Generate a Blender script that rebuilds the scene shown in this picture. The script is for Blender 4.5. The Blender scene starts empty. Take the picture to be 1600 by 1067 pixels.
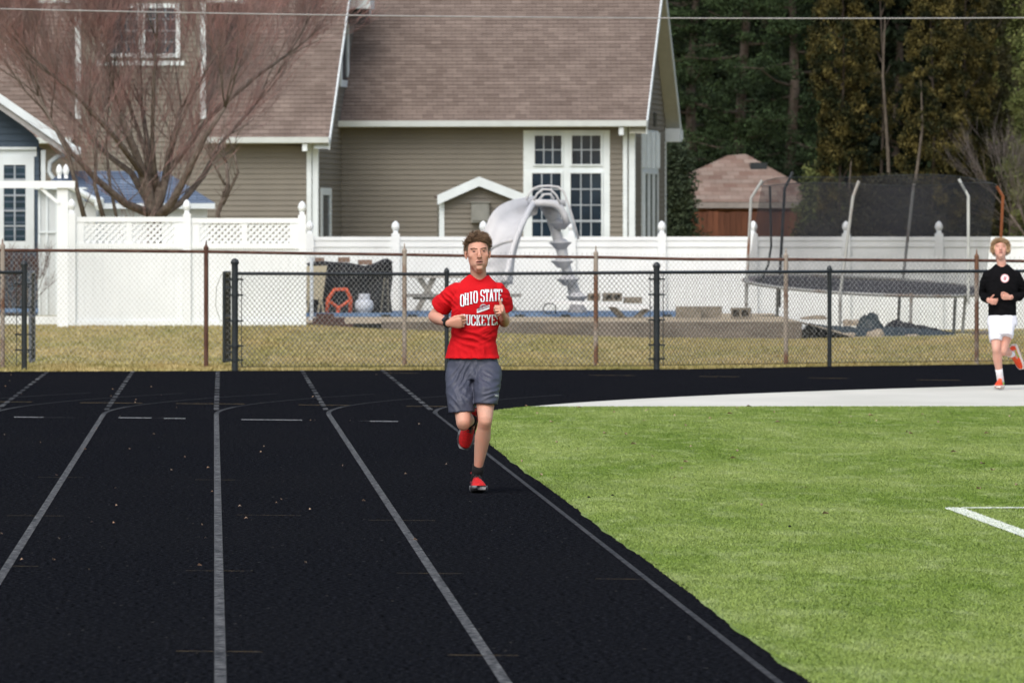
import bpy, bmesh, math, random
import numpy as np
from mathutils import Vector, Matrix
from mathutils.bvhtree import BVHTree
R = math.radians
random.seed(7); rng = np.random.default_rng(7)
sc = bpy.context.scene; C = sc.collection

# ------------------------------------------------------------------ camera
EYE = Vector((0, 0, 1.67)); YAW = R(1.877); PITCH = R(0.6385); F = 14222.0
cam_d = bpy.data.cameras.new("camera"); cam = bpy.data.objects.new("camera", cam_d); C.objects.link(cam)
cam.location = EYE; cam.rotation_euler = (R(90) - PITCH, 0, -YAW)
cam_d.sensor_width = 36; cam_d.lens = 36 * F / 1600; cam_d.clip_start = 1; cam_d.clip_end = 4000
cam_d.dof.use_dof = True; cam_d.dof.focus_distance = 60.2; cam_d.dof.aperture_fstop = 15.0
sc.camera = cam
# ------------------------------------------------------------------ world and sun (bright overcast)
SUN_EL, SUN_ROT = R(48), R(200)
wd = bpy.data.worlds.new("World"); sc.world = wd; wd.use_nodes = True
nt = wd.node_tree; bg = nt.nodes['Background']
sky = nt.nodes.new('ShaderNodeTexSky'); sky.sky_type = 'NISHITA'; sky.sun_disc = False
sky.sun_elevation = SUN_EL; sky.sun_rotation = SUN_ROT; sky.dust_density = 4; sky.air_density = 1.2
hs = nt.nodes.new('ShaderNodeHueSaturation'); hs.inputs['Saturation'].default_value = 0.75
nt.links.new(sky.outputs[0], hs.inputs['Color']); nt.links.new(hs.outputs[0], bg.inputs[0])
bg.inputs[1].default_value = 0.15
sun_d = bpy.data.lights.new("sun", 'SUN'); sun = bpy.data.objects.new("sun", sun_d); C.objects.link(sun)
sun_d.energy = 0.85; sun_d.angle = R(38); sun_d.color = (1, .99, .98)
# light arrives from behind the camera, a little from its left
az = R(205)
sdir = Vector((math.sin(az) * math.cos(SUN_EL), math.cos(az) * math.cos(SUN_EL), math.sin(SUN_EL)))
sun.rotation_euler = (sdir).to_track_quat('Z', 'Y').to_euler()
sc.view_settings.view_transform = 'Standard'; sc.view_settings.look = 'None'
sc.view_settings.exposure = 0.52; sc.view_settings.gamma = 1
sc.cycles.use_denoising = True; sc.cycles.max_bounces = 6; sc.cycles.transparent_max_bounces = 12

# ------------------------------------------------------------------ projection helpers (photo pixel -> place)
RM = cam.rotation_euler.to_matrix()
def ray(px, py): return RM @ Vector(((px - 800) / F, -(py - 533.5) / F, -1))
def W(px, py, Y):
    d = ray(px, py); return EYE + d * (Y / d.y)
def G(px, py, z=0.0):
    d = ray(px, py); return EYE + d * ((z - EYE.z) / d.z)
def RP(px, py, P0, N):
    d = ray(px, py); return EYE + d * ((P0 - EYE).dot(N) / d.dot(N))

# ------------------------------------------------------------------ mesh helpers
ORG = {}
def raw_mesh(name, V, Fc, mats=None, mi=None, smooth=False):
    me = bpy.data.meshes.new(name)
    V = np.asarray(V, dtype=np.float32).reshape(-1, 3)
    if isinstance(Fc, np.ndarray):
        n, k = Fc.shape
        me.vertices.add(len(V)); me.vertices.foreach_set('co', V.ravel())
        me.loops.add(n * k); me.loops.foreach_set('vertex_index', Fc.astype(np.int32).ravel())
        me.polygons.add(n); me.polygons.foreach_set('loop_start', np.arange(n, dtype=np.int32) * k)
        me.polygons.foreach_set('loop_total', np.full(n, k, dtype=np.int32))
        me.update(calc_edges=True)
    else:
        me.from_pydata(V.tolist(), [], Fc)
    for m in (mats or []): me.materials.append(m)
    if mi is not None and len(mi): me.polygons.foreach_set('material_index', np.asarray(mi, dtype=np.int32))
    if smooth: me.polygons.foreach_set('use_smooth', np.ones(len(me.polygons), dtype=bool))
    me.update(); return me
def link(name, me, parent=None, org=None):
    o = bpy.data.objects.new(name, me); C.objects.link(o)
    if parent is not None:
        o.parent = parent; ORG[o.name] = ORG.get(parent.name, Vector((0, 0, 0)))
    return o
def tag(o, label=None, cat=None, group=None, kind=None):
    for k, v in (('label', label), ('category', cat), ('group', group), ('kind', kind)):
        if v: o[k] = v
    return o
def thing(name, label, cat, loc=(0, 0, 0), group=None):
    o = bpy.data.objects.new(name, None); C.objects.link(o); o.empty_display_size = .3
    o.location = loc; ORG[o.name] = Vector(loc); return tag(o, label, cat, group)
SPLIT = {'rail', 'corner_board', 'shutter_slat', 'dormer_side', 'hinge', 'coping', 'edge_clip', 'dormer_eave', 'rung', 'beam', 'frame_bar', 'finial', 'top_rail', 'eyebrow', 'eye', 'iris', 'side_stripe', 'crossbar', 'handrail', 'closed_eyelash'}
class MB:
    def split(s, name, mats, parent, smooth):
        """each loose piece becomes a part of its own"""
        up = list(range(len(s.v)))
        def find(a):
            while up[a] != a: up[a] = up[up[a]]; a = up[a]
            return a
        for f in s.f:
            r0 = find(f[0])
            for q in f[1:]: up[find(q)] = r0
        grp = {}
        for k, f in enumerate(s.f): grp.setdefault(find(f[0]), []).append(k)
        out = None
        for ks in grp.values():
            q = MB(); idx = {}
            for k in ks:
                nf = []
                for i in s.f[k]:
                    if i not in idx: idx[i] = len(q.v); q.v.append(s.v[i])
                    nf.append(idx[i])
                q.f.append(tuple(nf)); q.m.append(s.m[k])
            me = raw_mesh(name, [(p - ORG.get(parent.name, Vector((0, 0, 0))))[:] for p in q.v], q.f, mats if isinstance(mats, (list, tuple)) else [mats], q.m, smooth); out = link(name, me, parent)
        return out
    def __init__(s, O=None, U=None): s.v = []; s.f = []; s.m = []; s.cur = 0; s.frame(O, U)
    def frame(s, O=None, U=None):
        s.O = Vector(O) if O is not None else Vector((0, 0, 0)); s.U = Vector(U) if U is not None else Vector((1, 0, 0))
        s.N = Vector((-s.U.y, s.U.x, 0))
    def p(s, q): return s.O + s.U * q[0] + s.N * q[1] + Vector((0, 0, q[2]))
    def poly(s, pts):
        i = len(s.v); s.v += [s.p(q) for q in pts]; s.f.append(tuple(range(i, i + len(pts)))); s.m.append(s.cur)
    def hexa(s, a):   # 8 points: bottom 4 ccw, top 4
        i = len(s.v); s.v += [s.p(q) for q in a]
        for q in ((3, 2, 1, 0), (4, 5, 6, 7), (0, 1, 5, 4), (1, 2, 6, 5), (2, 3, 7, 6), (3, 0, 4, 7)):
            s.f.append(tuple(i + k for k in q)); s.m.append(s.cur)
    def box(s, x0, x1, y0, y1, z0, z1):
        s.hexa([(x0, y0, z0), (x1, y0, z0), (x1, y1, z0), (x0, y1, z0), (x0, y0, z1), (x1, y0, z1), (x1, y1, z1), (x0, y1, z1)])
    def beam(s, a, b, w, h, up=(0, 0, 1)):  # rectangular bar a->b
        a = Vector(a); b = Vector(b); t = (b - a).normalized(); up = Vector(up)
        sd = t.cross(up)
        if sd.length < 1e-4: sd = t.cross(Vector((0, 1, 0)))
        sd.normalize(); u2 = sd.cross(t) * (h / 2); sd = sd * (w / 2)
        s.hexa([a - sd - u2, a + sd - u2, b + sd - u2, b - sd - u2, a - sd + u2, a + sd + u2, b + sd + u2, b - sd + u2])
    def tube(s, pts, r, n=8, cap=True):
        pts = [Vector(p) for p in pts]; rs = r if isinstance(r, (list, tuple)) else [r] * len(pts)
        i0 = len(s.v); ref = None
        for k, p in enumerate(pts):
            t = (pts[min(k + 1, len(pts) - 1)] - pts[max(k - 1, 0)]).normalized()
            if ref is None: ref = Vector((0, 0, 1)) if abs(t.z) < .9 else Vector((1, 0, 0))
            a = t.cross(ref).normalized(); b = a.cross(t).normalized(); ref = b
            for j in range(n):
                g = 2 * math.pi * j / n; s.v.append(s.p(p + a * (math.cos(g) * rs[k]) + b * (math.sin(g) * rs[k])))
        for k in range(len(pts) - 1):
            for j in range(n):
                a = i0 + k * n + j; b = i0 + k * n + (j + 1) % n
                s.f.append((a, b, b + n, a + n)); s.m.append(s.cur)
        if cap:
            s.f.append(tuple(i0 + j for j in reversed(range(n)))); s.m.append(s.cur)
            s.f.append(tuple(i0 + (len(pts) - 1) * n + j for j in range(n))); s.m.append(s.cur)
    def lathe(s, c, prof, n=14):  # prof [(r, z)]
        i0 = len(s.v)
        for r, z in prof:
            for j in range(n):
                g = 2 * math.pi * j / n; s.v.append(s.p((c[0] + r * math.cos(g), c[1] + r * math.sin(g), c[2] + z)))
        for k in range(len(prof) - 1):
            for j in range(n):
                a = i0 + k * n + j; b = i0 + k * n + (j + 1) % n
                s.f.append((a, b, b + n, a + n)); s.m.append(s.cur)
        s.f.append(tuple(i0 + j for j in reversed(range(n)))); s.m.append(s.cur)
        s.f.append(tuple(i0 + (len(prof) - 1) * n + j for j in range(n))); s.m.append(s.cur)
    def build(s, name, mats, parent=None, loc=None, smooth=False):
        if name in SPLIT and parent is not None: return s.split(name, mats, parent, smooth)
        if not isinstance(mats, (list, tuple)): mats = [mats]
        o = ORG.get(parent.name) if parent is not None else (Vector(loc) if loc is not None else Vector((0, 0, 0)))
        V = [(q - o)[:] for q in s.v]
        me = raw_mesh(name, V, s.f, mats, s.m, smooth); ob = link(name, me, parent)
        if parent is None: ob.location = o; ORG[ob.name] = o
        return ob

# ------------------------------------------------------------------ materials
def M(name, col, rough=.8, col2=None, var=.15, scale=6, bump=0., bscale=None, spec=.3, metal=0, stretch=(1, 1, 1), island=0., detail=4, contrast=(.3, .7)):
    m = bpy.data.materials.new(name); m.use_nodes = True; n = m.node_tree.nodes; l = m.node_tree.links; b = n['Principled BSDF']
    b.inputs['Roughness'].default_value = rough; b.inputs['Specular IOR Level'].default_value = spec; b.inputs['Metallic'].default_value = metal
    tc = n.new('ShaderNodeTexCoord'); mp = n.new('ShaderNodeMapping'); mp.inputs['Scale'].default_value = stretch
    l.new(tc.outputs['Object'], mp.inputs[0])
    nz = n.new('ShaderNodeTexNoise'); nz.inputs['Scale'].default_value = scale; nz.inputs['Detail'].default_value = detail
    l.new(mp.outputs[0], nz.inputs['Vector'])
    rp = n.new('ShaderNodeMapRange'); rp.inputs[1].default_value = contrast[0]; rp.inputs[2].default_value = contrast[1]; l.new(nz.outputs[0], rp.inputs[0])
    mx = n.new('ShaderNodeMix'); mx.data_type = 'RGBA'
    c1 = tuple(c * (1 - var) for c in col); c2 = col2 or tuple(min(1, c * (1 + var)) for c in col)
    if col2: c1 = col
    mx.inputs['A'].default_value = (*c1, 1); mx.inputs['B'].default_value = (*c2, 1)
    l.new(rp.outputs[0], mx.inputs['Factor']); out = mx.outputs['Result']
    if island:
        g = n.new('ShaderNodeNewGeometry'); h = n.new('ShaderNodeHueSaturation'); r2 = n.new('ShaderNodeMapRange')
        r2.inputs[3].default_value = 1 - island; r2.inputs[4].default_value = 1 + island
        l.new(g.outputs['Random Per Island'], r2.inputs[0]); l.new(r2.outputs[0], h.inputs['Value']); l.new(out, h.inputs['Color']); out = h.outputs[0]
    l.new(out, b.inputs['Base Color'])
    if bump:
        n2 = n.new('ShaderNodeTexNoise'); n2.inputs['Scale'].default_value = bscale or scale * 4; n2.inputs['Detail'].default_value = 5; l.new(mp.outputs[0], n2.inputs['Vector'])
        bp = n.new('ShaderNodeBump'); bp.inputs['Strength'].default_value = bump; bp.inputs['Distance'].default_value = .02
        l.new(n2.outputs[0], bp.inputs['Height']); l.new(bp.outputs[0], b.inputs['Normal'])
    return m
def shingle(name, c1, c2, row=.14, w=.33, blotch=None):
    m = bpy.data.materials.new(name); m.use_nodes = True; n = m.node_tree.nodes; l = m.node_tree.links; b = n['Principled BSDF']
    b.inputs['Roughness'].default_value = .95; b.inputs['Specular IOR Level'].default_value = .15
    tc = n.new('ShaderNodeTexCoord'); sp = n.new('ShaderNodeSeparateXYZ'); l.new(tc.outputs['Object'], sp.inputs[0])
    mu = n.new('ShaderNodeMath'); mu.operation = 'MULTIPLY'; mu.inputs[1].default_value = 1.43; l.new(sp.outputs[2], mu.inputs[0])
    cb = n.new('ShaderNodeCombineXYZ'); l.new(sp.outputs[0], cb.inputs[0]); l.new(mu.outputs[0], cb.inputs[1])
    br = n.new('ShaderNodeTexBrick'); br.inputs['Scale'].default_value = 1; br.inputs['Brick Width'].default_value = w; br.inputs['Row Height'].default_value = row
    br.inputs['Mortar Size'].default_value = .004; br.inputs['Color1'].default_value = (*c1, 1); br.inputs['Color2'].default_value = (*c2, 1)
    br.inputs['Mortar'].default_value = (*[c * .5 for c in c1], 1); br.offset = .43
    l.new(cb.outputs[0], br.inputs[0])
    nz = n.new('ShaderNodeTexNoise'); nz.inputs['Scale'].default_value = 1.1; nz.inputs['Detail'].default_value = 8; nz.inputs['Roughness'].default_value = .7; l.new(tc.outputs['Object'], nz.inputs[0])
    mx = n.new('ShaderNodeMix'); mx.data_type = 'RGBA'; mx.blend_type = 'MULTIPLY'; mx.inputs['Factor'].default_value = .8
    rp = n.new('ShaderNodeValToRGB'); rp.color_ramp.elements[0].position = .3; rp.color_ramp.elements[1].position = .7
    rp.color_ramp.elements[0].color = (*(blotch or (.62, .6, .6)), 1); rp.color_ramp.elements[1].color = (1, 1, 1, 1)
    l.new(nz.outputs[0], rp.inputs[0]); l.new(br.outputs[0], mx.inputs['A']); l.new(rp.outputs[0], mx.inputs['B']); l.new(mx.outputs['Result'], b.inputs['Base Color'])
    return m
def paint_worn(name, col, base, cut=(.4, .6), scale=60):
    m = M(name, base, rough=.9, col2=col, scale=scale, contrast=cut, detail=12, spec=.15, bump=.3, bscale=150); return m

WHITE = M('white_vinyl', (.73, .77, .79), .5, var=.05, scale=1.5, bump=.02)
WHITE2 = M('white_trim', (.60, .66, .69), .6, var=.07, scale=3)
TAN = M('taupe_siding', (.165, .153, .130), .7, var=.06, scale=1.2, bump=.04, bscale=30)
NAVY = M('blue_siding', (.048, .073, .105), .7, var=.12, scale=2)
GLASS = M('window_glass', (.012, .022, .035), .08, var=.4, scale=1.5, spec=.6)
GLASS2 = M('window_glass_blue', (.012, .035, .055), .15, var=.4, scale=2, spec=.5)
CURTAIN = M('blind_cloth', (.45, .5, .52), .9, scale=3)
ROOF = shingle('brown_shingle', (.165, .130, .112), (.225, .180, .157), w=.24)
ROOFB = shingle('blue_shingle', (.10, .135, .20), (.17, .22, .30), blotch=(.75, .75, .75))
ROOFR = shingle('mottled_shingle', (.22, .14, .11), (.34, .27, .225), row=.16, w=.35, blotch=(.55, .55, .55))
BLACKM = M('black_vinyl_metal', (.014, .019, .022), .45, var=.3, scale=8, spec=.4)
RUST = M('rusty_steel', (.055, .022, .016), .85, col2=(.12, .065, .048), scale=7, stretch=(1, 1, .5), bump=.2)
RUSTG = M('rust_and_grey_post', (.30, .26, .22), .8, col2=(.15, .075, .045), scale=2.2, stretch=(1, 1, .8), contrast=(.44, .54))
GALV = M('galvanised_wire', (.36, .37, .36), .6, var=.2, scale=20, metal=.2)
BARK = M('grey_brown_bark', (.075, .056, .046), .9, col2=(.16, .135, .115), scale=14, bump=.5, bscale=40)
TWIG = M('twig_bark', (.12, .10, .092), .9, col2=(.24, .21, .20), scale=2, island=.3)
BUDS = M('red_twig_tips', (.30, .15, .135), .85, col2=(.26, .205, .19), scale=2, island=.35)
CONC = M('weathered_concrete', (.10, .085, .07), .95, col2=(.19, .16, .135), scale=2.2, stretch=(1, 1, 2.5), bump=.3, detail=8)
BLOCK = M('concrete_block', (.15, .13, .10), .95, col2=(.27, .235, .185), scale=9, bump=.4)
GREYP = M('grey_plastic', (.50, .505, .52), .45, var=.06, scale=5, spec=.4)
TARP = M('black_tarp', (.006, .0065, .009), .6, col2=(.014, .015, .02), scale=5, bump=.4, bscale=14, spec=.25)

# ------------------------------------------------------------------ ground
def grid_sheet(name, xs, ys, zf, mat, kind='structure'):
    V = [(x, y, zf(x, y)) for y in ys for x in xs]; nx = len(xs)
    Fc = np.array([(j * nx + i, j * nx + i + 1, (j + 1) * nx + i + 1, (j + 1) * nx + i) for j in range(len(ys) - 1) for i in range(nx - 1)])
    o = link(name, raw_mesh(name, V, Fc, [mat], smooth=True)); return tag(o, kind=kind)
# running track
def track_mat():
    m = bpy.data.materials.new('black_rubber_track'); m.use_nodes = True; n = m.node_tree.nodes; l = m.node_tree.links; b = n['Principled BSDF']
    b.inputs['Roughness'].default_value = .95; b.inputs['Specular IOR Level'].default_value = .0
    tc = n.new('ShaderNodeTexCoord')
    def noise(s, d=3, st=None):
        q = n.new('ShaderNodeTexNoise'); q.inputs['Scale'].default_value = s; q.inputs['Detail'].default_value = d
        if st:
            mp = n.new('ShaderNodeMapping'); mp.inputs['Scale'].default_value = st; l.new(tc.outputs['Object'], mp.inputs[0]); l.new(mp.outputs[0], q.inputs[0])
        else: l.new(tc.outputs['Object'], q.inputs[0])
        return q
    def mr(src, a, c, lo=0., hi=1.):
        q = n.new('ShaderNodeMapRange'); q.inputs[1].default_value = a; q.inputs[2].default_value = c; q.inputs[3].default_value = lo; q.inputs[4].default_value = hi; l.new(src, q.inputs[0]); return q.outputs[0]
    def mix(f, a, bb):
        q = n.new('ShaderNodeMix'); q.data_type = 'RGBA'; l.new(f, q.inputs['Factor'])
        for k, v in (('A', a), ('B', bb)):
            if isinstance(v, tuple): q.inputs[k].default_value = (*v, 1)
            else: l.new(v, q.inputs[k])
        return q.outputs['Result']
    c = mix(mr(noise(38, 10).outputs[0], .40, .62), (.0010, .0012, .0018), (.0180, .0195, .0245))
    c = mix(mr(noise(.35, 5, (1, .35, 1)).outputs[0], .42, .75, 0, .35), c, (.012, .0125, .0142))
    vo = n.new('ShaderNodeTexVoronoi'); vo.inputs['Scale'].default_value = 5.0; l.new(tc.outputs['Object'], vo.inputs[0])
    c = mix(mr(vo.outputs['Distance'], .03, .045, .9, 0), c, (.20, .19, .17))
    vo2 = n.new('ShaderNodeTexVoronoi'); vo2.inputs['Scale'].default_value = 16.0; l.new(tc.outputs['Object'], vo2.inputs[0])
    c = mix(mr(vo2.outputs['Distance'], .06, .10, .6, 0), c, (.085, .08, .075))
    vo3 = n.new('ShaderNodeTexVoronoi'); vo3.inputs['Scale'].default_value = 42.0; l.new(tc.outputs['Object'], vo3.inputs[0])
    c = mix(mr(vo3.outputs['Distance'], .10, .24, .8, 0), c, (.050, .052, .056))
    l.new(c, b.inputs['Base Color'])
    bp = n.new('ShaderNodeBump'); bp.inputs['Strength'].default_value = .9; bp.inputs['Distance'].default_value = .015
    l.new(noise(110, 3).outputs[0], bp.inputs['Height']); l.new(bp.outputs[0], b.inputs['Normal'])
    return m
TRACK = track_mat()
def far_edge(x):   # depth where the track ends and the verge begins
    pts = [(-60, 114), (-2.8, 115.8), (3.0, 117.0), (6.0, 117.6), (8.2, 120.3), (10.9, 122.4), (60, 150)]
    return float(np.interp(x, [p[0] for p in pts], [p[1] for p in pts]))
xs = np.concatenate([np.linspace(-60, -4, 8), np.linspace(-3.5, 14, 60), np.linspace(16, 60, 8)])
V = []; Fc = []
for i, x in enumerate(xs):
    V += [(x, -10, 0), (x, 60, 0), (x, far_edge(x) + rng.normal(0, .03), 0)]
for i in range(len(xs) - 1):
    for k in (0, 1): Fc.append((i * 3 + k, (i + 1) * 3 + k, (i + 1) * 3 + k + 1, i * 3 + k + 1))
tag(link('running_track', raw_mesh('running_track', V, Fc, [TRACK])), kind='structure')
# artificial turf field with a ragged edge along the inner lane, straight then curving away
RAD, YS = 36.0, 83.0
def edge_x(y): return 2.25 if y < YS else 2.25 + RAD - math.sqrt(max(0, RAD * RAD - (y - YS) ** 2))
def turf_mat(name, a, b2, c3, bl=False):
    m = bpy.data.materials.new(name); m.use_nodes = True; n = m.node_tree.nodes; l = m.node_tree.links; b = n['Principled BSDF']
    b.inputs['Roughness'].default_value = .9; b.inputs['Specular IOR Level'].default_value = .05
    g = n.new('ShaderNodeNewGeometry')
    def noise(s, st, d=4):
        mp = n.new('ShaderNodeMapping'); mp.inputs['Scale'].default_value = st; l.new(g.outputs['Position'], mp.inputs[0])
        q = n.new('ShaderNodeTexNoise'); q.inputs['Scale'].default_value = s; q.inputs['Detail'].default_value = d; l.new(mp.outputs[0], q.inputs[0])
        return q.outputs[0]
    def mix(src, lo, hi, A, B, h=1.):
        r = n.new('ShaderNodeMapRange'); r.inputs[1].default_value = lo; r.inputs[2].default_value = hi; r.inputs[4].default_value = h; l.new(src, r.inputs[0])
        q = n.new('ShaderNodeMix'); q.data_type = 'RGBA'; l.new(r.outputs[0], q.inputs['Factor'])
        for k, v in (('A', A), ('B', B)):
            if isinstance(v, tuple): q.inputs[k].default_value = (*v, 1)
            else: l.new(v, q.inputs[k])
        return q.outputs['Result']
    c = mix(noise(.9, (1, .22, 1), 6), .35, .68, a, b2)
    c = mix(noise(5, (1, .18, 1), 5), .5, .75, c, c3, .6)
    if bl:
        h = n.new('ShaderNodeHueSaturation'); r2 = n.new('ShaderNodeMapRange'); r2.inputs[3].default_value = .86; r2.inputs[4].default_value = 1.14
        l.new(g.outputs['Random Per Island'], r2.inputs[0]); l.new(r2.outputs[0], h.inputs['Value']); l.new(c, h.inputs['Color']); c = h.outputs[0]
    l.new(c, b.inputs['Base Color'])
    return m
TURF = turf_mat('turf_base', (.105, .165, .035), (.18, .23, .075), (.26, .31, .15))
BLADE = turf_mat('turf_blades', (.145, .222, .043), (.25, .32, .10), (.34, .40, .19), True)
ys = np.concatenate([np.linspace(-10, 30, 5), np.arange(30.2, 91.0, .12), [91.0]])
V = []; Fc = []
jag = 0
for y in ys:
    jag = .007 * math.sin(y * 1.9) + .004 * math.sin(y * 4.3 + 1) + .016 * math.sin(y * .45 + math.sin(y * .9)) + rng.normal(0, .002)
    V += [(edge_x(y) + jag, y, .004), (12, y - (12 - 2) * .0, .004), (60, y, .004)]
for i in range(len(ys) - 1):
    for k in (0, 1): Fc.append((i * 3 + k, i * 3 + k + 1, (i + 1) * 3 + k + 1, (i + 1) * 3 + k))
tag(link('turf_field', raw_mesh('turf_field', V, Fc, [TURF])), kind='structure')
def blades(name, n, sampler, mat, h=(.02, .035), w=.006, lean=.012):
    P = sampler(n); n = len(P)
    a = rng.uniform(0, math.pi, n); hh = rng.uniform(h[0], h[1], n); ww = w * rng.uniform(.6, 1.4, n)
    dx = np.cos(a) * ww; dy = np.sin(a) * ww; ln = rng.normal(0, lean, (n, 2))
    V = np.empty((n, 3, 3)); V[:, 0] = P; V[:, 0, 0] -= dx; V[:, 0, 1] -= dy; V[:, 1] = P; V[:, 1, 0] += dx; V[:, 1, 1] += dy
    V[:, 2] = P; V[:, 2, 0] += ln[:, 0]; V[:, 2, 1] += ln[:, 1]; V[:, 2, 2] += hh
    return link(name, raw_mesh(name, V.reshape(-1, 3), np.arange(n * 3).reshape(n, 3), [mat]))
def field_pts(n):
    y = 33.5 + (91 - 33.5) * rng.random(n) ** .9; xr = .0905 * y + 1.0
    ex = np.array([edge_x(v) for v in y]) - .004
    x = ex + (xr - ex) * rng.random(n); return np.stack([x, y, np.full(n, .004)], 1)
tag(blades('turf_grass', 600000, field_pts, BLADE, (.006, .012), .0035, .006), kind='stuff')
# pale concrete apron between turf and curve
APRON = M('pale_apron', (.50, .495, .44), .9, col2=(.60, .59, .53), scale=.8, bump=.1, bscale=30, stretch=(1, .3, 1))
V = []; Fc = []; xa = np.concatenate([np.linspace(3.17, 12, 60), np.linspace(13, 38, 12)])
for x in xa: V += [(x, 91.0, .004), (x, YS + math.sqrt(max(0, RAD ** 2 - (RAD - (x - 2.25)) ** 2)), .004)]
for i in range(len(xa) - 1): Fc.append((2 * i, 2 * i + 2, 2 * i + 3, 2 * i + 1))
tag(link('concrete_apron', raw_mesh('concrete_apron', V, Fc, [APRON])), kind='structure')
# painted lines
PW = paint_worn('worn_white_paint', (.15, .153, .155), (.013, .014, .017), (.45, .60), 20)
PW2 = paint_worn('faded_white_paint', (.085, .087, .09), (.010, .011, .014), (.42, .66), 14)
PY = paint_worn('faded_tan_paint', (.15, .11, .055), (.015, .014, .013), (.36, .6), 14)
PT = M('field_line_white', (.62, .66, .60), .8, var=.12, scale=25)
mb = MB(); m2 = MB(); m3 = MB(); my = MB(); Z = .004
LX = [-4.25, -3.19, -2.13, -1.055, .025, 1.1, 2.13]
def strip(mb, pts, w, z=Z):
    for (a, b) in zip(pts[:-1], pts[1:]):
        a = Vector((a[0], a[1])); b = Vector((b[0], b[1])); t = (b - a).normalized(); s = Vector((-t.y, t.x)) * (w / 2)
        mb.poly([(a.x + s.x, a.y + s.y, z), (a.x - s.x, a.y - s.y, z), (b.x - s.x, b.y - s.y, z), (b.x + s.x, b.y + s.y, z)][::-1][::-1])
for X in LX:
    w = .046 if X < 2 else .03
    strip(mb if X < 2 else m2, [(X, 25), (X, 87.2)], w)
    pts = []; r = RAD + 2.25 - X; cx = X + r
    for k in range(0, 16):
        t = k * .02; pts.append((cx - r * math.cos(t), 87.2 + r * math.sin(t)))
    strip(m2, pts[:6], .045); strip(m3, pts[5:], .035)
    y = 89.4
    while y < far_edge(X) - .8:      # worn dashes running straight on
        strip(m2 if random.random() < .4 else mb, [(X + (y - 88) * .001, y), (X + (y - 88) * .001, y + random.uniform(.9, 1.5))], .05); y += random.uniform(1.6, 2.1)
def mark(mbx, x0, x1, y, th=.09):
    a = G(x0, y); b = G(x1, y + (x1 - x0) * .008)
    for e in (a, b): e.z = Z
    s = Vector((0, th / 2, 0)); mbx.poly([a - s, b - s, b + s, a + s])
mw = MB()
for x0, x1, y in ((22, 68, 652), (185, 237, 653), (256, 290, 654), (377, 472, 656), (578, 622, 658.5)): mark(mw, x0, x1, y, .22)
mark(m2, 60, 118, 652.5, .08); mark(m2, 240, 256, 653.5, .06); mark(m2, 560, 580, 658, .1)
for x0, x1, y in ((-10, 50, 628), (125, 222, 629.5), (275, 382, 630.8), (466, 545, 633), (635, 700, 635), (920, 992, 586.5), (1092, 1155, 588.5), (1263, 1325, 591), (1432, 1500, 594), (598, 655, 583)): mark(my, x0, x1, y, .17)
for x0, x1, y in ((60, 130, 746), (290, 395, 892), (620, 725, 896), (275, 410, 1018), (700, 810, 1024), (575, 680, 813), (370, 470, 805), (10, 100, 806), (10, 60, 885), (305, 375, 750), (930, 1005, 905)): mark(my, x0, x1, y, .022)
mb.build('lane_lines', PW)['kind'] = 'structure'; m2.build('faded_lane_lines', PW2)['kind'] = 'structure'; m3.build('faint_curved_lane_lines', paint_worn('faint_paint', (.034, .035, .037), (.011, .012, .015), (.35, .7), 30))['kind'] = 'structure'; my.build('tan_lane_marks', PY)['kind'] = 'structure'
PM = paint_worn('short_mark_white', (.42, .43, .44), (.03, .03, .03), (.3, .6), 22); mw.build('white_track_marks', PM)['kind'] = 'structure'
mb = MB(); mb.poly([(4.53, 20, .010), (4.64, 20, .010), (4.64, 56.35, .010), (4.53, 56.35, .010)]); mb.poly([(4.64, 56.29, .010), (50, 56.29, .010), (50, 56.35, .010), (4.64, 56.35, .010)])
mb.build('field_lines', PT)['kind'] = 'structure'
def line_pts(n):
    k = n // 2; y = rng.uniform(45, 56.35, k); x = rng.uniform(4.53, 4.64, k); x2 = rng.uniform(4.64, 7, n - k); y2 = rng.uniform(56.29, 56.35, n - k)
    return np.stack([np.r_[x, x2], np.r_[y, y2], np.full(n, .005)], 1)
tag(blades('painted_turf_grass', 9000, line_pts, PT, (.008, .014), .004, .006), kind='stuff')
# lawn behind the track, rising a little to the left
def lawn_far(x):   # height of the lawn at 150 m
    return float(np.interp(x, [-3.6, 1.5, 2.8, 4.9, 7.0, 9.6, 13], [.246, .246, .16, .09, .02, .0, .05]))
def lawn_z(x, y):
    t = min(1, max(0, (y - 119) / 30)); return -.012 + t * (lawn_far(x * 150 / max(y, 100)) + .012)
def lawn_mat(name, bl=False):
    return turf_mat(name, (.36, .29, .13), (.25, .235, .085), (.52, .44, .26), bl)
xs = np.concatenate([np.linspace(-80, -6, 8), np.linspace(-5, 17, 60), np.linspace(20, 90, 8)]); ys = np.concatenate([np.linspace(112, 165, 50), np.linspace(170, 420, 10)])
grid_sheet('lawn', xs, ys, lawn_z, lawn_mat('lawn_base'))
grid_sheet('ground', [-1500, 1500], [-200, 2600], lambda x, y: -.35, M('far_ground', (.10, .11, .05), .95))
def lawn_pts(n):
    y = rng.uniform(116.3, 152, n); x = rng.uniform(-.026 * y, .092 * y, n)
    fe = np.array([far_edge(v) for v in x]); ok = y > fe - .02; x = x[ok]; y = y[ok]
    return np.stack([x, y, [lawn_z(a, b) - .002 for a, b in zip(x, y)]], 1)
tag(blades('lawn_grass', 130000, lawn_pts, lawn_mat('lawn_blades', True), (.02, .05), .012, .025), kind='stuff')
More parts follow.
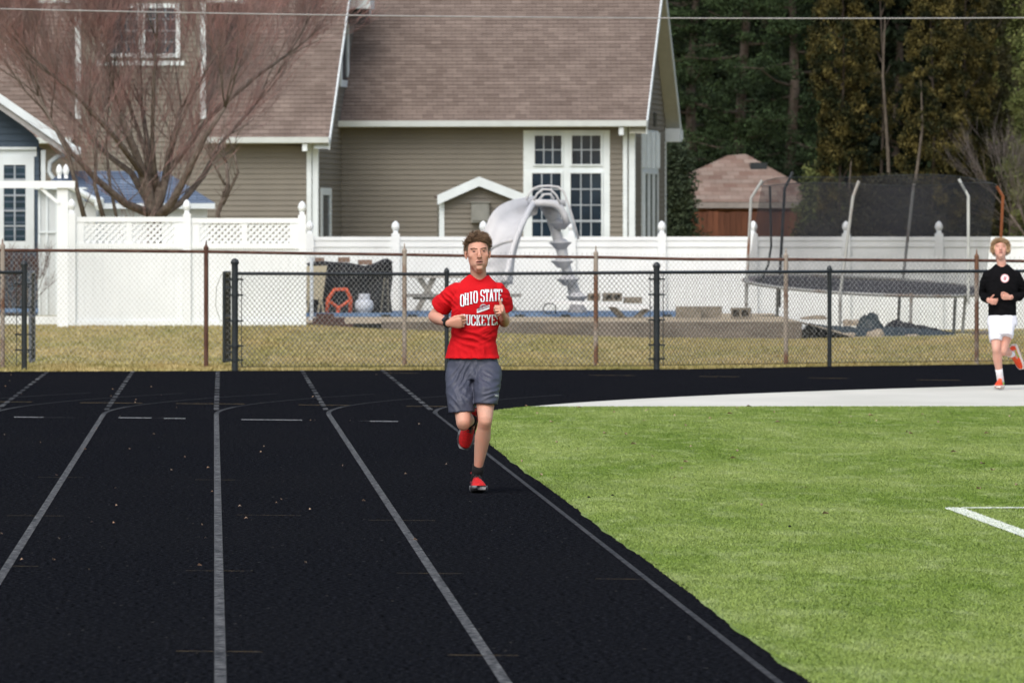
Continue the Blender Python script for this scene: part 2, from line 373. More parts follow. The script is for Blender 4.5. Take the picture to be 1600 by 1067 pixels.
# debris
LEAFM = M('dry_leaf', (.22, .12, .075), .8, col2=(.34, .26, .19), scale=3, island=.4)
mb = MB()
for (px, py) in [(x, y) for x, y in ((905, 642), (960, 650), (1010, 648), (1055, 655), (862, 665), (945, 683), (1110, 660), (1330, 658), (1215, 665), (1152, 712), (1262, 733), (1170, 640), (1020, 720), (1418, 682), (1510, 735), (1260, 771), (1290, 811), (978, 685), (870, 698), (1370, 664), (1312, 667), (1080, 705), (990, 700), (822, 640), (840, 652))] + [(random.uniform(800, 1600), random.uniform(640, 800)) for _ in range(26)]:
    p = G(px, py); a = random.uniform(0, 3); s = random.uniform(.009, .02)
    mb.frame(p, (math.cos(a), math.sin(a), 0)); mb.poly([(-s * 1.6, 0, .035), (0, -s, .045), (s * 1.6, 0, .032), (0, s, .05)])
mb.frame()
for _ in range(55):
    p = G(random.uniform(0, 700), random.uniform(586, 900)); a = random.uniform(0, 3); s = random.uniform(.003, .009)
    mb.frame(p, (math.cos(a), math.sin(a), 0)); mb.poly([(-s * 1.6, 0, .008), (0, -s, .014), (s * 1.6, 0, .009), (0, s, .02)])
mb.frame(); tag(mb.build('fallen_leaves', LEAFM), kind='stuff')
mb = MB()
for px, py in ((1234, 826), (957, 777), (920, 780)):
    p = G(px, py); mb.lathe((p.x, p.y, .01), [(.001, 0), (.010, .003), (.008, .009), (.002, .012)], 7)
tag(mb.build('rubber_crumbs', TRACK), kind='stuff')

# ------------------------------------------------------------------ chain-link fences
def chain_mesh(mb, a, b, za0, zb0, za1, zb1, pitch, r, spikes=0.):
    """diagonal wires between a and b (xy), bottom heights za0/zb0, top heights za1/zb1"""
    a = Vector((a[0], a[1], 0)); b = Vector((b[0], b[1], 0)); L = (b - a).length; U = (b - a) / L
    h = .5 * ((za1 - za0) + (zb1 - zb0)); k = 1.15
    def pt(t, f): q = a + U * t; q.z = (za0 + (zb0 - za0) * t / L) * (1 - f) + (za1 + (zb1 - za1) * t / L) * f; return q
    run = h / k; n = int((L + run) / pitch) + 1; i0 = len(mb.v)
    N = Vector((-U.y, U.x, 0))
    for sgn in (1, -1):
        for i in range(n):
            t0 = -run + i * pitch if sgn > 0 else i * pitch
            f0, f1 = 0., 1.; t1 = t0 + run * sgn
            if sgn > 0:
                if t0 < 0: f0 = -t0 / run
                if t1 > L: f1 = (L - t0) / run
            else:
                if t0 > L: f0 = (t0 - L) / run
                if t1 < 0: f1 = t0 / run
            if f1 - f0 < .02: continue
            P = pt(t0 + run * sgn * f0, f0) + N * (r * sgn); Q = pt(t0 + run * sgn * f1, f1) + N * (r * sgn)
            mb.tube([P, Q], r, 3, False)
            if spikes and f1 == 1.: mb.tube([Q, Q + Vector((U.x * .012 * sgn, U.y * .012 * sgn, spikes))], r * .9, 3, False)
def post_cap(mb, x, y, z0, z1, r):
    mb.lathe((x, y, z0), [(r, 0), (r, z1 - z0), (r * 1.25, z1 - z0 + .002), (r * 1.3, z1 - z0 + .03), (r * .9, z1 - z0 + .06), (r * .25, z1 - z0 + .075)], 12)
bf = thing('chain_link_fence', 'low black chain-link fence along the far edge of the track', 'fence', G(1026, 577))
bp_ = [(G(367, 579), 1.24, .042, 1.36), (G(698, 578), 1.23, .028, 1.24), (G(1026, 577), 1.25, .040, 1.31), (G(1296, 572.5), 1.25, .028, 1.26), (G(1640, 568.5), 1.25, .028, 1.26), (G(1980, 565), 1.25, .028, 1.26)]
rails = MB(); cm = MB()
for i, (p, hr, r, ht) in enumerate(bp_):
    m = MB(); post_cap(m, p.x, p.y, -.02, ht, r)
    for zz in ((.12, .3, .62, .95, 1.15) if i in (0, 2) else ()):
        m.lathe((p.x, p.y, zz), [(r + .012, 0), (r + .012, .03)], 10); m.beam((p.x - .11, p.y, zz + .015), (p.x + .11, p.y, zz + .015), .012, .022)
    m.build('post', BLACKM, bf, smooth=False)
    if i:
        q, hq = bp_[i - 1][:2]
        rails.tube([(q.x, q.y, hq), (p.x, p.y, hr)], .021, 8); rails.tube([(q.x, q.y, .05), (p.x, p.y, .05)], .004, 4)
        chain_mesh(cm, q, p, .04, .04, hq, hr, .062, .0030, .03)
        for s in (1, -1) if i in (1, 2, 3) else ():
            e = p if s < 0 else q
            if (e is p and i == 2) or (e is q and i in (1, 3)):
                tx = e.x + s * .085; rails.tube([(tx, e.y, .04), (tx, e.y, hr - .02)], .006, 5)
rails.build('top_rail', BLACKM, bf); cm.build('wire_mesh', BLACKM, bf)
# left stretch of the black fence beyond the gateway
lf = thing('chain_link_fence', 'short end of black chain-link fence at the left edge of the gateway', 'fence', G(38, 577))
p = G(38, 577); q = G(-330, 580); m = MB(); post_cap(m, p.x, p.y, -.02, 1.33, .036)
for zz in (.25, .45, .8, 1.1): m.beam((p.x - .12, p.y, zz), (p.x + .1, p.y, zz), .012, .022)
m.build('post', BLACKM, lf); m = MB(); m.tube([(q.x, q.y, 1.25), (p.x, p.y, 1.25)], .021, 8); m.tube([(p.x - .1, p.y, .04), (p.x - .1, p.y, 1.23)], .006, 5); m.build('top_rail', BLACKM, lf)
m = MB(); chain_mesh(m, q, p, .04, .04, 1.25, 1.25, .062, .0030, .03); m.build('wire_mesh', BLACKM, lf)
# two gate leaves swung open, seen nearly edge-on
for nm, lab, px, pw, c in (('gate', 'black chain-link gate leaf swung open beside the tall right gatepost', 355, 5, BLACKM), ('gate', 'grey-black gate leaf swung open beside the left gatepost', 51, 4, None)):
    b0 = G(px - pw, 574, .0); b0.z = 0; H0, H1 = .08, 1.24; g = thing(nm, lab, 'gate', b0)
    d = Vector((.075, .95, 0)) if px > 100 else Vector((.035, .9, 0)); e0 = b0; e1 = b0 + d; L = d.length
    mat = c or M('scuffed_grey_pipe', (.05, .06, .075), .5, col2=(.15, .17, .20), scale=9)
    m = MB()
    for (A, B) in (((e0, H0), (e0, H1)), ((e1, H0), (e1, H1)), ((e0, H0), (e1, H0)), ((e0, H1), (e1, H1)), ((e0, .66), (e1, .66))):
        m.tube([(A[0].x, A[0].y, A[1]), (B[0].x, B[0].y, B[1])], .02, 8)
    m.build('gate_frame', mat, g); m = MB(); chain_mesh(m, e0, e1, H0, H0, H1, H1, .062, .0030, .0); m.build('wire_mesh', BLACKM, g)
    m = MB()
    for zz in (.2, 1.05): m.beam((e0.x - .01, e0.y, zz), (e0.x + (.10 if px > 100 else -.10), e0.y, zz), .03, .03)
    m.build('hinge', BLACKM, g)
    if px > 100:
        m = MB(); m.tube([(e0.x - .03, e0.y - .02, 1.22), (e0.x - .10, e0.y - .03, 1.05), (e0.x - .11, e0.y - .03, .8), (e0.x - .05, e0.y - .02, .62), (e0.x, e0.y, .6)], .005, 5); m.build('latch_wire', GALV, g)
# taller rusty fence behind
rf = thing('chain_link_fence', 'taller old grey chain-link fence with rusty brown top rail and posts', 'fence', G(931, 570))
rp = [(-300, 571, 388), (4, 571, 391), (322, 571, 393.5), (632, 573.5, 398), (931, 571.5, 402), (1228, 570, 405.5), (1526, 568, 407), (1830, 566, 409)]
rails = MB(); cm = MB(); prev = None
for i, (px, py, ty) in enumerate(rp):
    Yv = 119.0 + px * .0021; b = W(px, py, Yv); t = W(px, ty, Yv); m = MB()
    m.tube([(b.x, b.y, b.z - .03), (t.x, t.y, t.z + .03), ], .03, 8); m.lathe((t.x, t.y, t.z + .03), [(.034, 0), (.034, .03), (.012, .06), (.006, .12)], 8)
    po = m.build('post', (RUST if px == 322 else RUSTG), rf)
    if px in (322,): po['label'] = 'post rusted red-brown from top to bottom'
    if prev:
        (b0, t0) = prev; rails.tube([tuple(t0), tuple(t0.lerp(t, .5) + Vector((0, 0, rng.normal(0, .006)))), tuple(t)], .02, 8)
        chain_mesh(cm, b0, b, b0.z + .03, b.z + .03, t0.z, t.z, .066, .0017, .06)
    prev = (b, t)
rails.build('top_rail', RUST, rf); cm.build('wire_mesh', GALV, rf)
# ------------------------------------------------------------------ white vinyl fences
def finial(m, x, y, z, w):
    m.box(x - w * .62, x + w * .62, y - w * .62, y + w * .62, z, z + .03)
    m.lathe((x, y, z + .03), [(w * .7, 0), (w * .6, .02), (w * .85, .045), (w * 1.05, .085), (w * 1.0, .12), (w * .75, .16), (w * .4, .185), (w * .1, .2)], 12)
def board_panel(m, x0, x1, y, z0, z1, step=.15):
    n = max(1, round((x1 - x0) / step)); w = (x1 - x0) / n
    for i in range(n): m.box(x0 + i * w + .004, x0 + (i + 1) * w - .004, y - .012, y + .012, z0, z1)
    m.box(x0, x1, y - .004, y + .004, z0, z1)
YL = 150.0
wf = thing('privacy_fence', 'white vinyl fence with lattice strip along the top, behind the gateway', 'fence', W(292, 510, YL))
zt = lambda y: W(300, y, YL).z
posts = [(112, 333), (292, 334), (472, 336)]
for px, ty in posts:
    m = MB(); p = W(px, 511, YL); m.box(p.x - .065, p.x + .065, YL - .065, YL + .065, p.z - .05, zt(ty)); finial(m, p.x, YL, zt(ty), .065); m.build('post', WHITE, wf)
for (a, b, ty) in ((112, 292, 339), (292, 472, 341)):
    xa = W(a, 400, YL).x + .065; xb = W(b, 400, YL).x - .065; m = MB()
    m.box(xa, xb, YL - .03, YL + .03, zt(ty + 8), zt(ty)); m.box(xa, xb, YL - .035, YL + .035, zt(389), zt(380)); m.box(xa, xb, YL - .035, YL + .035, zt(510), zt(501))
    for xx in (xa, xb - .14, (xa + xb) / 2 - .05): m.box(xx, xx + .14 * (1 if xx != (xa + xb) / 2 - .05 else .7), YL - .02, YL + .02, zt(380), zt(ty + 8))
    m.build('rail', WHITE, wf)
    m = MB(); board_panel(m, xa, xb, YL, zt(501), zt(389)); m.build('board_panel', WHITE, wf)
    m = MB(); z0, z1 = zt(380), zt(ty + 8); h = z1 - z0; s = .105
    t = xa - h
    while t < xb:
        for sg in (1, -1):
            p0 = [t, z0] if sg > 0 else [t + h, z0]; p1 = [t + h, z1] if sg > 0 else [t, z1]
            A = p0[:]; B = p1[:]
            def clip(P, Q):
                if P[0] < xa: f = (xa - P[0]) / (Q[0] - P[0]); P = [xa, P[1] + (Q[1] - P[1]) * f]
                if P[0] > xb: f = (P[0] - xb) / (P[0] - Q[0]); P = [xb, P[1] + (Q[1] - P[1]) * f]
                return P
            if max(A[0], B[0]) > xa and min(A[0], B[0]) < xb:
                A2 = clip(A, B); B2 = clip(B, A); yy = YL - .006 * sg
                if abs(A2[0] - B2[0]) > .02: m.beam((A2[0], yy, A2[1]), (B2[0], yy, B2[1]), .008, .043, up=(0, 0, 1))
        t += s
    m.build('lattice', WHITE, wf)
m = MB(); p = W(97, 400, YL); p2 = W(112, 400, YL); m.box(p.x, p2.x - .065, YL - .02, YL + .02, zt(510), zt(392)); m.build('filler_board', WHITE, wf)
# arbor at the far left
ar = thing('arbor', 'white vinyl arbor beam on a thick double-finial post at the far left', 'arbor', W(98, 510, 148.5)); Ya = 148.5
z = lambda y: W(98, y, Ya).z
p = W(98, 500, Ya); m = MB()
m.box(p.x - .09, p.x + .09, Ya - .09, Ya + .09, z(511), z(283)); m.build('post', WHITE, ar)
m = MB()
for dx in (-.055, .055): finial(m, p.x + dx, Ya, z(279), .05)
m.build('finial', WHITE, ar)
m = MB(); m.box(p.x - 3.2, p.x + .2, Ya - .14, Ya - .095, z(294), z(283)); m.box(p.x - 3.2, p.x + .2, Ya + .095, Ya + .14, z(294), z(283)); m.build('beam', WHITE, ar)
m = MB(); m.beam((p.x - .36, Ya - .092, z(294)), (p.x - .06, Ya - .092, z(318)), .03, .05); m.build('brace', WHITE, ar)
# long fence on the right, behind the pool
YR = 166.0
wr = thing('privacy_fence', 'long white vinyl fence with ball-topped posts running behind the pool and trampoline', 'fence', W(1034, 525, YR))
zr = lambda y: W(1000, y, YR).z
pxs = [484, 618, 755, 893, 1034, 1177, 1322, 1467, 1612, 1757]
for px in pxs:
    m = MB(); p = W(px, 400, YR); m.box(p.x - .075, p.x + .075, YR - .075, YR + .075, -.1, zr(365)); finial(m, p.x, YR, zr(365), .07); m.build('post', WHITE, wr)
for a, b in zip(pxs[:-1], pxs[1:]):
    xa = W(a, 400, YR).x + .075; xb = W(b, 400, YR).x - .075; m = MB()
    m.box(xa, xb, YR - .045, YR + .045, zr(376), zr(370)); m.box(xa, xb, YR - .03, YR + .03, zr(386), zr(376)); m.box(xa, xb, YR - .03, YR + .03, -.1, .04); m.build('rail', WHITE, wr)
    m = MB(); board_panel(m, xa, xb, YR, .04, zr(386), .28); m.build('board_panel', WHITE, wr)

# ------------------------------------------------------------------ buildings
def siding(mb, O, U, Nn, z0, z1, wf_, pitch=.122, out=.022):
    """lapped boards on a wall through O, along U, facing Nn; wf_(z)->(a,b) extent along U"""
    z = z0
    while z < z1 - 1e-3:
        zt_ = min(z + pitch, z1); a0, b0 = wf_(z); a1, b1 = wf_(zt_)
        if b0 - a0 > .02 or b1 - a1 > .02:
            P = lambda a, zz, o: O + U * a + Nn * o + Vector((0, 0, zz - O.z))
            mb.poly([P(a0, z, out), P(b0, z, out), P(b1, zt_, .001), P(a1, zt_, .001)])
            mb.poly([P(a0, z, .0), P(b0, z, .0), P(b0, z, out), P(a0, z, out)])
        z = zt_
def roof_plane(mb, e0, e1, r1, r0, rows, lift=.012):
    e0, e1, r1, r0 = map(Vector, (e0, e1, r1, r0)); nrm = (e1 - e0).cross(r0 - e0).normalized()
    if nrm.z < 0: nrm = -nrm
    for i in range(rows):
        f, g = i / rows, (i + 1) / rows
        a, b = e0.lerp(r0, f), e1.lerp(r1, f); c, d = e1.lerp(r1, g), e0.lerp(r0, g)
        mb.poly([a + nrm * lift, b + nrm * lift, c, d]); mb.poly([a, b, b + nrm * lift, a + nrm * lift])
MUNT = M('grey_muntin', (.30, .34, .38), .6)
def window(parent, O, U, Nn, a0, a1, z0, z1, fw, cols, rows_, mun=.022, glass=None, sash=None, name='window'):
    """window flat on the wall: returns the trim object; glass and muntins are its children"""
    Fm = MB(); P = lambda a, zz, o: O + U * a + Nn * o + Vector((0, 0, zz - O.z))
    def bx(m, a, b, c, d, o0, o1): m.hexa([P(a, c, o1), P(b, c, o1), P(b, c, o0), P(a, c, o0), P(a, d, o1), P(b, d, o1), P(b, d, o0), P(a, d, o0)])
    bx(Fm, a0 - fw, a0, z0 - fw, z1 + fw, 0, .045); bx(Fm, a1, a1 + fw, z0 - fw, z1 + fw, 0, .045); bx(Fm, a0, a1, z1, z1 + fw, 0, .045); bx(Fm, a0, a1, z0 - fw, z0, 0, .045)
    fr = Fm.build(name, WHITE2, parent)
    g = MB(); g.poly([P(a0, z0, .016), P(a1, z0, .016), P(a1, z1, .016), P(a0, z1, .016)]); g.build('pane', glass or GLASS, fr)
    mu = MB()
    for i in range(1, cols): x = a0 + (a1 - a0) * i / cols; bx(mu, x - mun / 2, x + mun / 2, z0, z1, .018, .03)
    for i in range(1, rows_): zz = z0 + (z1 - z0) * i / rows_; w = mun if not (sash and i == sash) else mun * 2; bx(mu, a0, a1, zz - w / 2, zz + w / 2, .019, .032)
    if mu.v: mu.build('muntin', MUNT, fr)
    return fr
TH = R(9); HU = Vector((math.cos(TH), -math.sin(TH), 0)); HV = Vector((math.sin(TH), math.cos(TH), 0)); UP = Vector((0, 0, 1))
H0 = W(990, 500, 212); H0.z = 0
def hloc(P): d = P - H0; return d.dot(HU), d.dot(HV), P.z
def onF(px, py, v=0.): return hloc(RP(px, py, H0 + HV * v, HV))       # point on a wall parallel to the front
def onS(px, py, u=0.): return hloc(RP(px, py, H0 + HU * u, HU))       # point on a gable wall
house = thing('house', 'large taupe-sided house with steep brown shingle roofs behind the white fence', 'house', H0)
def hmb(): return MB(H0, HU)
uB = onF(533, 300)[0]; vB = onS(495, 300, uB)[1]; dA = onS(1039, 300, 0)[1]
zA = onF(900, 197)[2]; ov = .35; pitA = math.tan(R(43)); vm = dA / 2; zRA = zA + (vm + .35) * pitA
# main block walls
m = MB(); Fz = lambda z: (uB - 0, 0)
siding(m, H0, HU, -HV, -.1, zA, lambda z: (uB, 0)); m.build('front_wall', TAN, house)
m = MB(); O = H0
def gab(z):
    if z <= zA: return (0, dA)
    d = (z - zA) / pitA - .35; return (max(0, d), min(dA, dA - d)) if dA - 2 * d > 0 else (vm, vm)
siding(m, H0, HV, HU, -.1, zRA, gab); m.build('gable_wall', TAN, house)
# roof slabs with fascia
def gable_roof(u0, u1, v0, v1, vm_, ze, zr_, parent, rows, mat, th=.2, soff=True):
    m = hmb(); roof_plane(m, (u0, v0, ze), (u1, v0, ze), (u1, vm_, zr_), (u0, vm_, zr_), rows); roof_plane(m, (u1, v1, ze), (u0, v1, ze), (u0, vm_, zr_), (u1, vm_, zr_), rows)
    ro = m.build('roof', mat, parent)
    m = hmb(); g = .004
    for (va, vb) in ((v0, vm_), (v1, vm_)):
        m.poly([(u0, va, ze - .03), (u1, va, ze - .03), (u1, vb, zr_ - .03), (u0, vb, zr_ - .03)])
        m.hexa([(u1 - .02, va, ze - th), (u1 + .012, va, ze - th), (u1 + .012, vb, zr_ - th), (u1 - .02, vb, zr_ - th), (u1 - .02, va, ze + .015), (u1 + .012, va, ze + .015), (u1 + .012, vb, zr_ + .015), (u1 - .02, vb, zr_ + .015)])
        # flat soffit under the rake
        m.cur = 1; m.poly([(u1 - .4, va, ze - th + .02), (u1 - .02, va, ze - th + .02), (u1 - .02, vb, zr_ - th + .02), (u1 - .4, vb, zr_ - th + .02)]); m.cur = 0
    m.build('rake_board', [WHITE2, SOFF], parent); return ro
SOFF = M('soffit', (.42, .42, .36), .8, var=.05)
gable_roof(uB + .01, ov, -.42, dA + .42, vm, zA + .0, zA + (vm + .42) * pitA, house, 44, ROOF)
m = hmb(); zg = onF(900, 190, -.5)[2]   # gutter
m.hexa([(uB + .01, -.56, zg - .115), (ov + .02, -.56, zg - .115), (ov + .02, -.43, zg - .115), (uB + .01, -.43, zg - .115), (uB + .01, -.6, zg + .02), (ov + .02, -.6, zg + .02), (ov + .02, -.43, zg + .02), (uB + .01, -.43, zg + .02)])
m.build('gutter', WHITE2, house)
m = hmb(); m.box(uB, ov - .05, -.44, -.002, zg - .13, zg - .116); m.build('soffit', SOFF, house)
m = hmb(); m.box(.002, ov + .012, dA - .05, dA + .5, zA - .3, zA + .02); m.box(ov - .2, ov + .03, dA + .43, dA + .56, zA - .24, zA - .02); m.build('eave_return', WHITE2, house)
u1, _, _ = onF(974, 300); m = hmb(); m.box(u1, u1 + .1, -.09, -.014, -.1, zg - .12); m.box(u1 - .05, u1 + .06, -.5, -.014, zg - .32, zg - .13); m.build('downspout', WHITE2, house)
m = hmb(); m.box(-.11, .034, -.034, .1, -.1, zg - .13); m.box(-.02, .034, dA - .1, dA + .01, -.1, zA - .3); m.build('corner_board', WHITE2, house)
m = hmb(); m.box(uB + .0, uB + .02, -.02, -.0, -.1, 1); 
# big front window group
def fz(px, py, v=0.): a = onF(px, py, v); return a[0], a[2]
a0, zt1 = fz(818, 204); a1, _ = fz(953, 372); m = hmb(); m.box(a0, a1, -.03, -.013, -.1, zt1); m.build('window_surround', WHITE2, house)
OW = H0 - HV * .03
for (xa, xb, ya, yb, c, r_, s) in ((836, 878, 212, 257, 3, 2, None), (894, 939, 212, 257, 3, 2, None), (832, 877, 271, 395, 3, 5, 2), (892, 940, 271, 395, 3, 5, 2)):
    p0 = fz(xa, yb); p1 = fz(xb, ya); window(house, OW, HU, -HV, p0[0], p1[0], p0[1], p1[1], .035, c, r_, .026, GLASS, s)
# tall narrow gable windows
p0 = onS(1001, 400); p1 = onS(1027, 205)
m = MB(); P = lambda v, zz, o: H0 + HV * v + HU * o + UP * zz
m.hexa([P(p0[1], -.1, .03), P(p1[1], -.1, .03), P(p1[1], -.1, 0.013), P(p0[1], -.1, .013), P(p0[1], p1[2], .03), P(p1[1], p1[2], .03), P(p1[1], p1[2], .013), P(p0[1], p1[2], .013)]); m.build('window_surround', WHITE2, house)
zz0 = onS(1010, 272)[2]; n = 3; va, vb = p0[1] + .25, p1[1] - .25; wv = (vb - va) / n
for i in range(n):
    window(house, H0 + HU * .03, HV, HU, va + i * wv + .12, va + (i + 1) * wv - .12, -.05, zz0, .05, 1, 1, .02, GLASS2)
m = MB()
for i in range(4): v = va + i * wv; m.hexa([P(v - .08, zz0 + .15, .09), P(v + .08, zz0 + .15, .09), P(v + .08, zz0 + .15, .031), P(v - .08, zz0 + .15, .031), P(v - .08, p1[2] - .05, .09), P(v + .08, p1[2] - .05, .09), P(v + .08, p1[2] - .05, .031), P(v - .08, p1[2] - .05, .031)])
m.build('shutter_slat', WHITE2, house)
v_ = onS(1022, 190)[1]; zv = onS(1022, 187)[2]; m = MB(); m.hexa([P(v_ - .25, zv - .16, .03), P(v_ + .25, zv - .16, .03), P(v_ + .25, zv - .16, .013), P(v_ - .25, zv - .16, .013), P(v_ - .25, zv + .16, .03), P(v_ + .25, zv + .16, .03), P(v_ + .25, zv + .16, .013), P(v_ - .25, zv + .16, .013)]); m.build('gable_vent', BLACKM, house)
# left block
HB = H0 + HV * vB; uL = onF(-160, 300, vB)[0]; zB = onF(400, 224, vB)[2]; pitB = math.tan(R(46)); dB = 9.0; vmB = vB + dB / 2; zRB = zB + (dB / 2 + .35) * pitB
d0, d1 = onF(118, 200, vB)[0], onF(322, 200, vB)[0]; zD = onF(200, 4, vB)[2]
m = MB(); siding(m, HB, HU, -HV, -.1, zD, lambda z: (uL, uB) if z < zB else (d0, d1)); m.build('front_wall', TAN, house)
m = MB(); OB = H0 + HU * uB
def gabB(z):
    if z <= zB: return (vB, min(vB + dB, 0) if True else 0)
    d = (z - zB) / pitB - .35; return (vB + max(0, d), vB + dB - max(0, d)) if dB - 2 * d > 0 else (vmB, vmB)
siding(m, OB, HV, HU, -.1, zRB, gabB); m.build('gable_wall', TAN, house)
def roofB(ua, ub, ztop=None):
    m = hmb(); roof_plane(m, (ua, vB - .42, zB), (ub, vB - .42, zB), (ub, vmB, zB + (dB / 2 + .42) * pitB), (ua, vmB, zB + (dB / 2 + .42) * pitB), 50); return m
m = roofB(uL, d0); m2 = roofB(d1, uB + .35); o_ = len(m.v); m.v += m2.v; m.f += [tuple(i + o_ for i in f) for f in m2.f]; m.m += m2.m
roof_plane(m, (uB + .35, vB + dB + .4, zB), (uL, vB + dB + .4, zB), (uL, vmB, zB + (dB / 2 + .42) * pitB), (uB + .35, vmB, zB + (dB / 2 + .42) * pitB), 50)
m.build('roof', ROOF, house)
zb2 = zB + (dB / 2 + .42) * pitB; ub = uB + .35; m = hmb()
for (va_, vb_) in ((vB - .42, vmB), (vB + dB + .42, vmB)):
    m.hexa([(ub - .02, va_, zB - .16), (ub + .012, va_, zB - .16), (ub + .012, vb_, zb2 - .16), (ub - .02, vb_, zb2 - .16), (ub - .02, va_, zB + .02), (ub + .012, va_, zB + .02), (ub + .012, vb_, zb2 + .02), (ub - .02, vb_, zb2 + .02)])
    m.poly([(uB, va_, zB - .13), (ub - .02, va_, zB - .13), (ub - .02, vb_, zb2 - .13), (uB, vb_, zb2 - .13)])
m.build('rake_board', WHITE2, house)
zg2 = onF(430, 216, vB - .5)[2]; m = hmb()
for ua, ub_ in ((uL, d0 - .02), (d1 + .02, uB + .36)): m.hexa([(ua, vB - .56, zg2 - .11), (ub_, vB - .56, zg2 - .11), (ub_, vB - .43, zg2 - .11), (ua, vB - .43, zg2 - .11), (ua, vB - .6, zg2 + .02), (ub_, vB - .6, zg2 + .02), (ub_, vB - .43, zg2 + .02), (ua, vB - .43, zg2 + .02)])
m.build('gutter', WHITE2, house)
m = hmb(); m.box(uL, d0, vB - .44, vB - .002, zg2 - .13, zg2 - .115); m.box(d1, uB + .33, vB - .44, vB - .002, zg2 - .13, zg2 - .115); m.build('soffit', SOFF, house)
ua, _, _ = onF(480, 300, vB); m = hmb(); m.box(ua, ua + .11, vB - .09, vB - .014, -.1, zg2 - .13); m.box(uB - .1, uB + .034, vB - .034, vB + .1, -.1, zg2 - .13); m.box(ua - .04, ua + .07, vB - .5, vB - .014, zg2 - .3, zg2 - .13); m.build('downspout', WHITE2, house)
m = hmb()
for u_ in (d0, d1 - .13): m.box(u_ , u_ + .13, vB - .034, vB - .013, zg2 - .0 + .45, zD)
m.build('corner_board', WHITE2, house)
# sides and roof of the wall dormer
m = hmb(); m.poly([(d0, vB, zB - .3), (d0, vB + 4, zB - .3), (d0, vB + 4, zD), (d0, vB, zD)]); m.poly([(d1, vB, zB - .3), (d1, vB + 4, zB - .3), (d1, vB + 4, zD), (d1, vB, zD)]); m.build('dormer_side', TAN, house)
dc = (d0 + d1) / 2; m = hmb(); zap = zD + (dc - d0 + .5) * .9
m.poly([(d0 - .5, vB - .4, zD), (dc, vB - .4, zap), (dc, vB + 4, zap), (d0 - .5, vB + 4, zD)]); m.poly([(d1 + .5, vB - .4, zD), (dc, vB - .4, zap), (dc, vB + 4, zap), (d1 + .5, vB + 4, zD)]); m.poly([(d0, vB, zD), (d1, vB, zD), (dc, vB, zap - .4)])
m.build('dormer_roof', ROOF, house)
m = hmb()
for s, u_ in ((-1, d0), (1, d1)): a, b = sorted((u_ + s * .08, u_ + s * .82)); m.box(a, b, vB - .5, vB + .6, zD - .02, zD + .12)
m.build('dormer_eave', WHITE2, house)
for (xa, xb) in ((165, 215), (227, 275)):
    p0 = onF(xa, 84, vB - .02); p1 = onF(xb, 13, vB - .02); window(house, HB - HV * .02, HU, -HV, p0[0], p1[0], p0[2], p1[2], .1, 3, 4, .02, GLASS2, 2)
p0 = onF(152, 103, vB); p1 = onF(288, 84, vB); m = hmb(); m.box(p0[0], p1[0], vB - .05, vB - .013, p0[2], p0[2] + .1); m.build('window_sill', WHITE2, house)
# small windows on the gable return and the white box high up
p0 = onS(528, 135, uB); p1 = onS(544, 40, uB); OSB = H0 + HU * uB
window(house, OSB + HU * .012, HV, HU, p0[1] + .35, p1[1] - .35, p0[2] + .15, p1[2], .16, 1, 1, .02, GLASS2)
pa = onF(550, 15, .8); pb = onF(584, 0, .8); m = hmb(); m.box(uB + .02, pb[0], .2, .9, pa[2], pa[2] + .2); m.build('side_canopy', WHITE2, house)
m = hmb(); m.box(uB + .02, pb[0] - .12, .35, .9, pa[2] - .35, pa[2] - .01); m.build('canopy_shadow_box', BLACKM, house)  # black box standing in for the shadow beneath the canopy
p0 = onF(499, 400, -.02); p1 = onF(514, 298, 0)
pw = onS(500, 298, uB); 
m = hmb(); vv0, vv1 = onS(499, 300, uB)[1], onS(515, 300, uB)[1]; zz = onS(505, 298, uB)[2]
window(house, OSB + HU * .012, HV, HU, vv0 + .2, vv1 - .2, .2, zz - .1, .16, 1, 2, .04, GLASS2)

# pool shed: small gabled hut
YS_ = 181.0; sh = thing('pool_shed', 'small taupe gabled shed with white trim in front of the house', 'shed', W(748, 500, YS_))
S = lambda px, py: W(px, py, YS_)
xl, xr = S(687, 300).x, S(812, 300).x; xc = S(748, 280).x; ze = S(700, 316).z; za = S(748, 290).z; b0 = S(748, 500); O = Vector((0, YS_, 0))
m = MB(); siding(m, Vector((0, YS_, 0)), Vector((1, 0, 0)), Vector((0, -1, 0)), -.1, za, lambda z: (xl, xr) if z < ze else (xl + (xc - xl) * (z - ze) / (za - ze), xr - (xr - xc) * (z - ze) / (za - ze)), .1); m.box(xl, xr, YS_ + .002, YS_ + 2.2, -.1, ze); m.build('wall', TAN, sh)
def slope(m, x0, z0, x1, z1, y0, y1, th): m.hexa([(x0, y0, z0 - th), (x1, y0, z1 - th), (x1, y1, z1 - th), (x0, y1, z0 - th), (x0, y0, z0), (x1, y0, z1), (x1, y1, z1), (x0, y1, z0)])
zap = S(748, 277).z; zl = S(684, 306).z; zr2 = S(814, 304).z; xl2 = S(683, 300).x; xr2 = S(818, 300).x
m = MB(); slope(m, xl2, zl, xc, zap, YS_ - .15, YS_ + 2.3, .05); slope(m, xc, zap, xr2, zr2, YS_ - .15, YS_ + 2.3, .05); m.build('roof', ROOF, sh)
m = MB(); slope(m, xl2, zl + .01, xc, zap + .01, YS_ - .2, YS_ - .152, .19); slope(m, xc, zap + .01, xr2, zr2 + .01, YS_ - .2, YS_ - .152, .19); m.build('fascia', WHITE2, sh)
m = MB(); m.box(xl - .01, xl + .09, YS_ - .03, YS_ - .013, -.1, ze); m.box(xr - .09, xr + .01, YS_ - .03, YS_ - .013, -.1, ze); m.build('corner_board', WHITE2, sh)
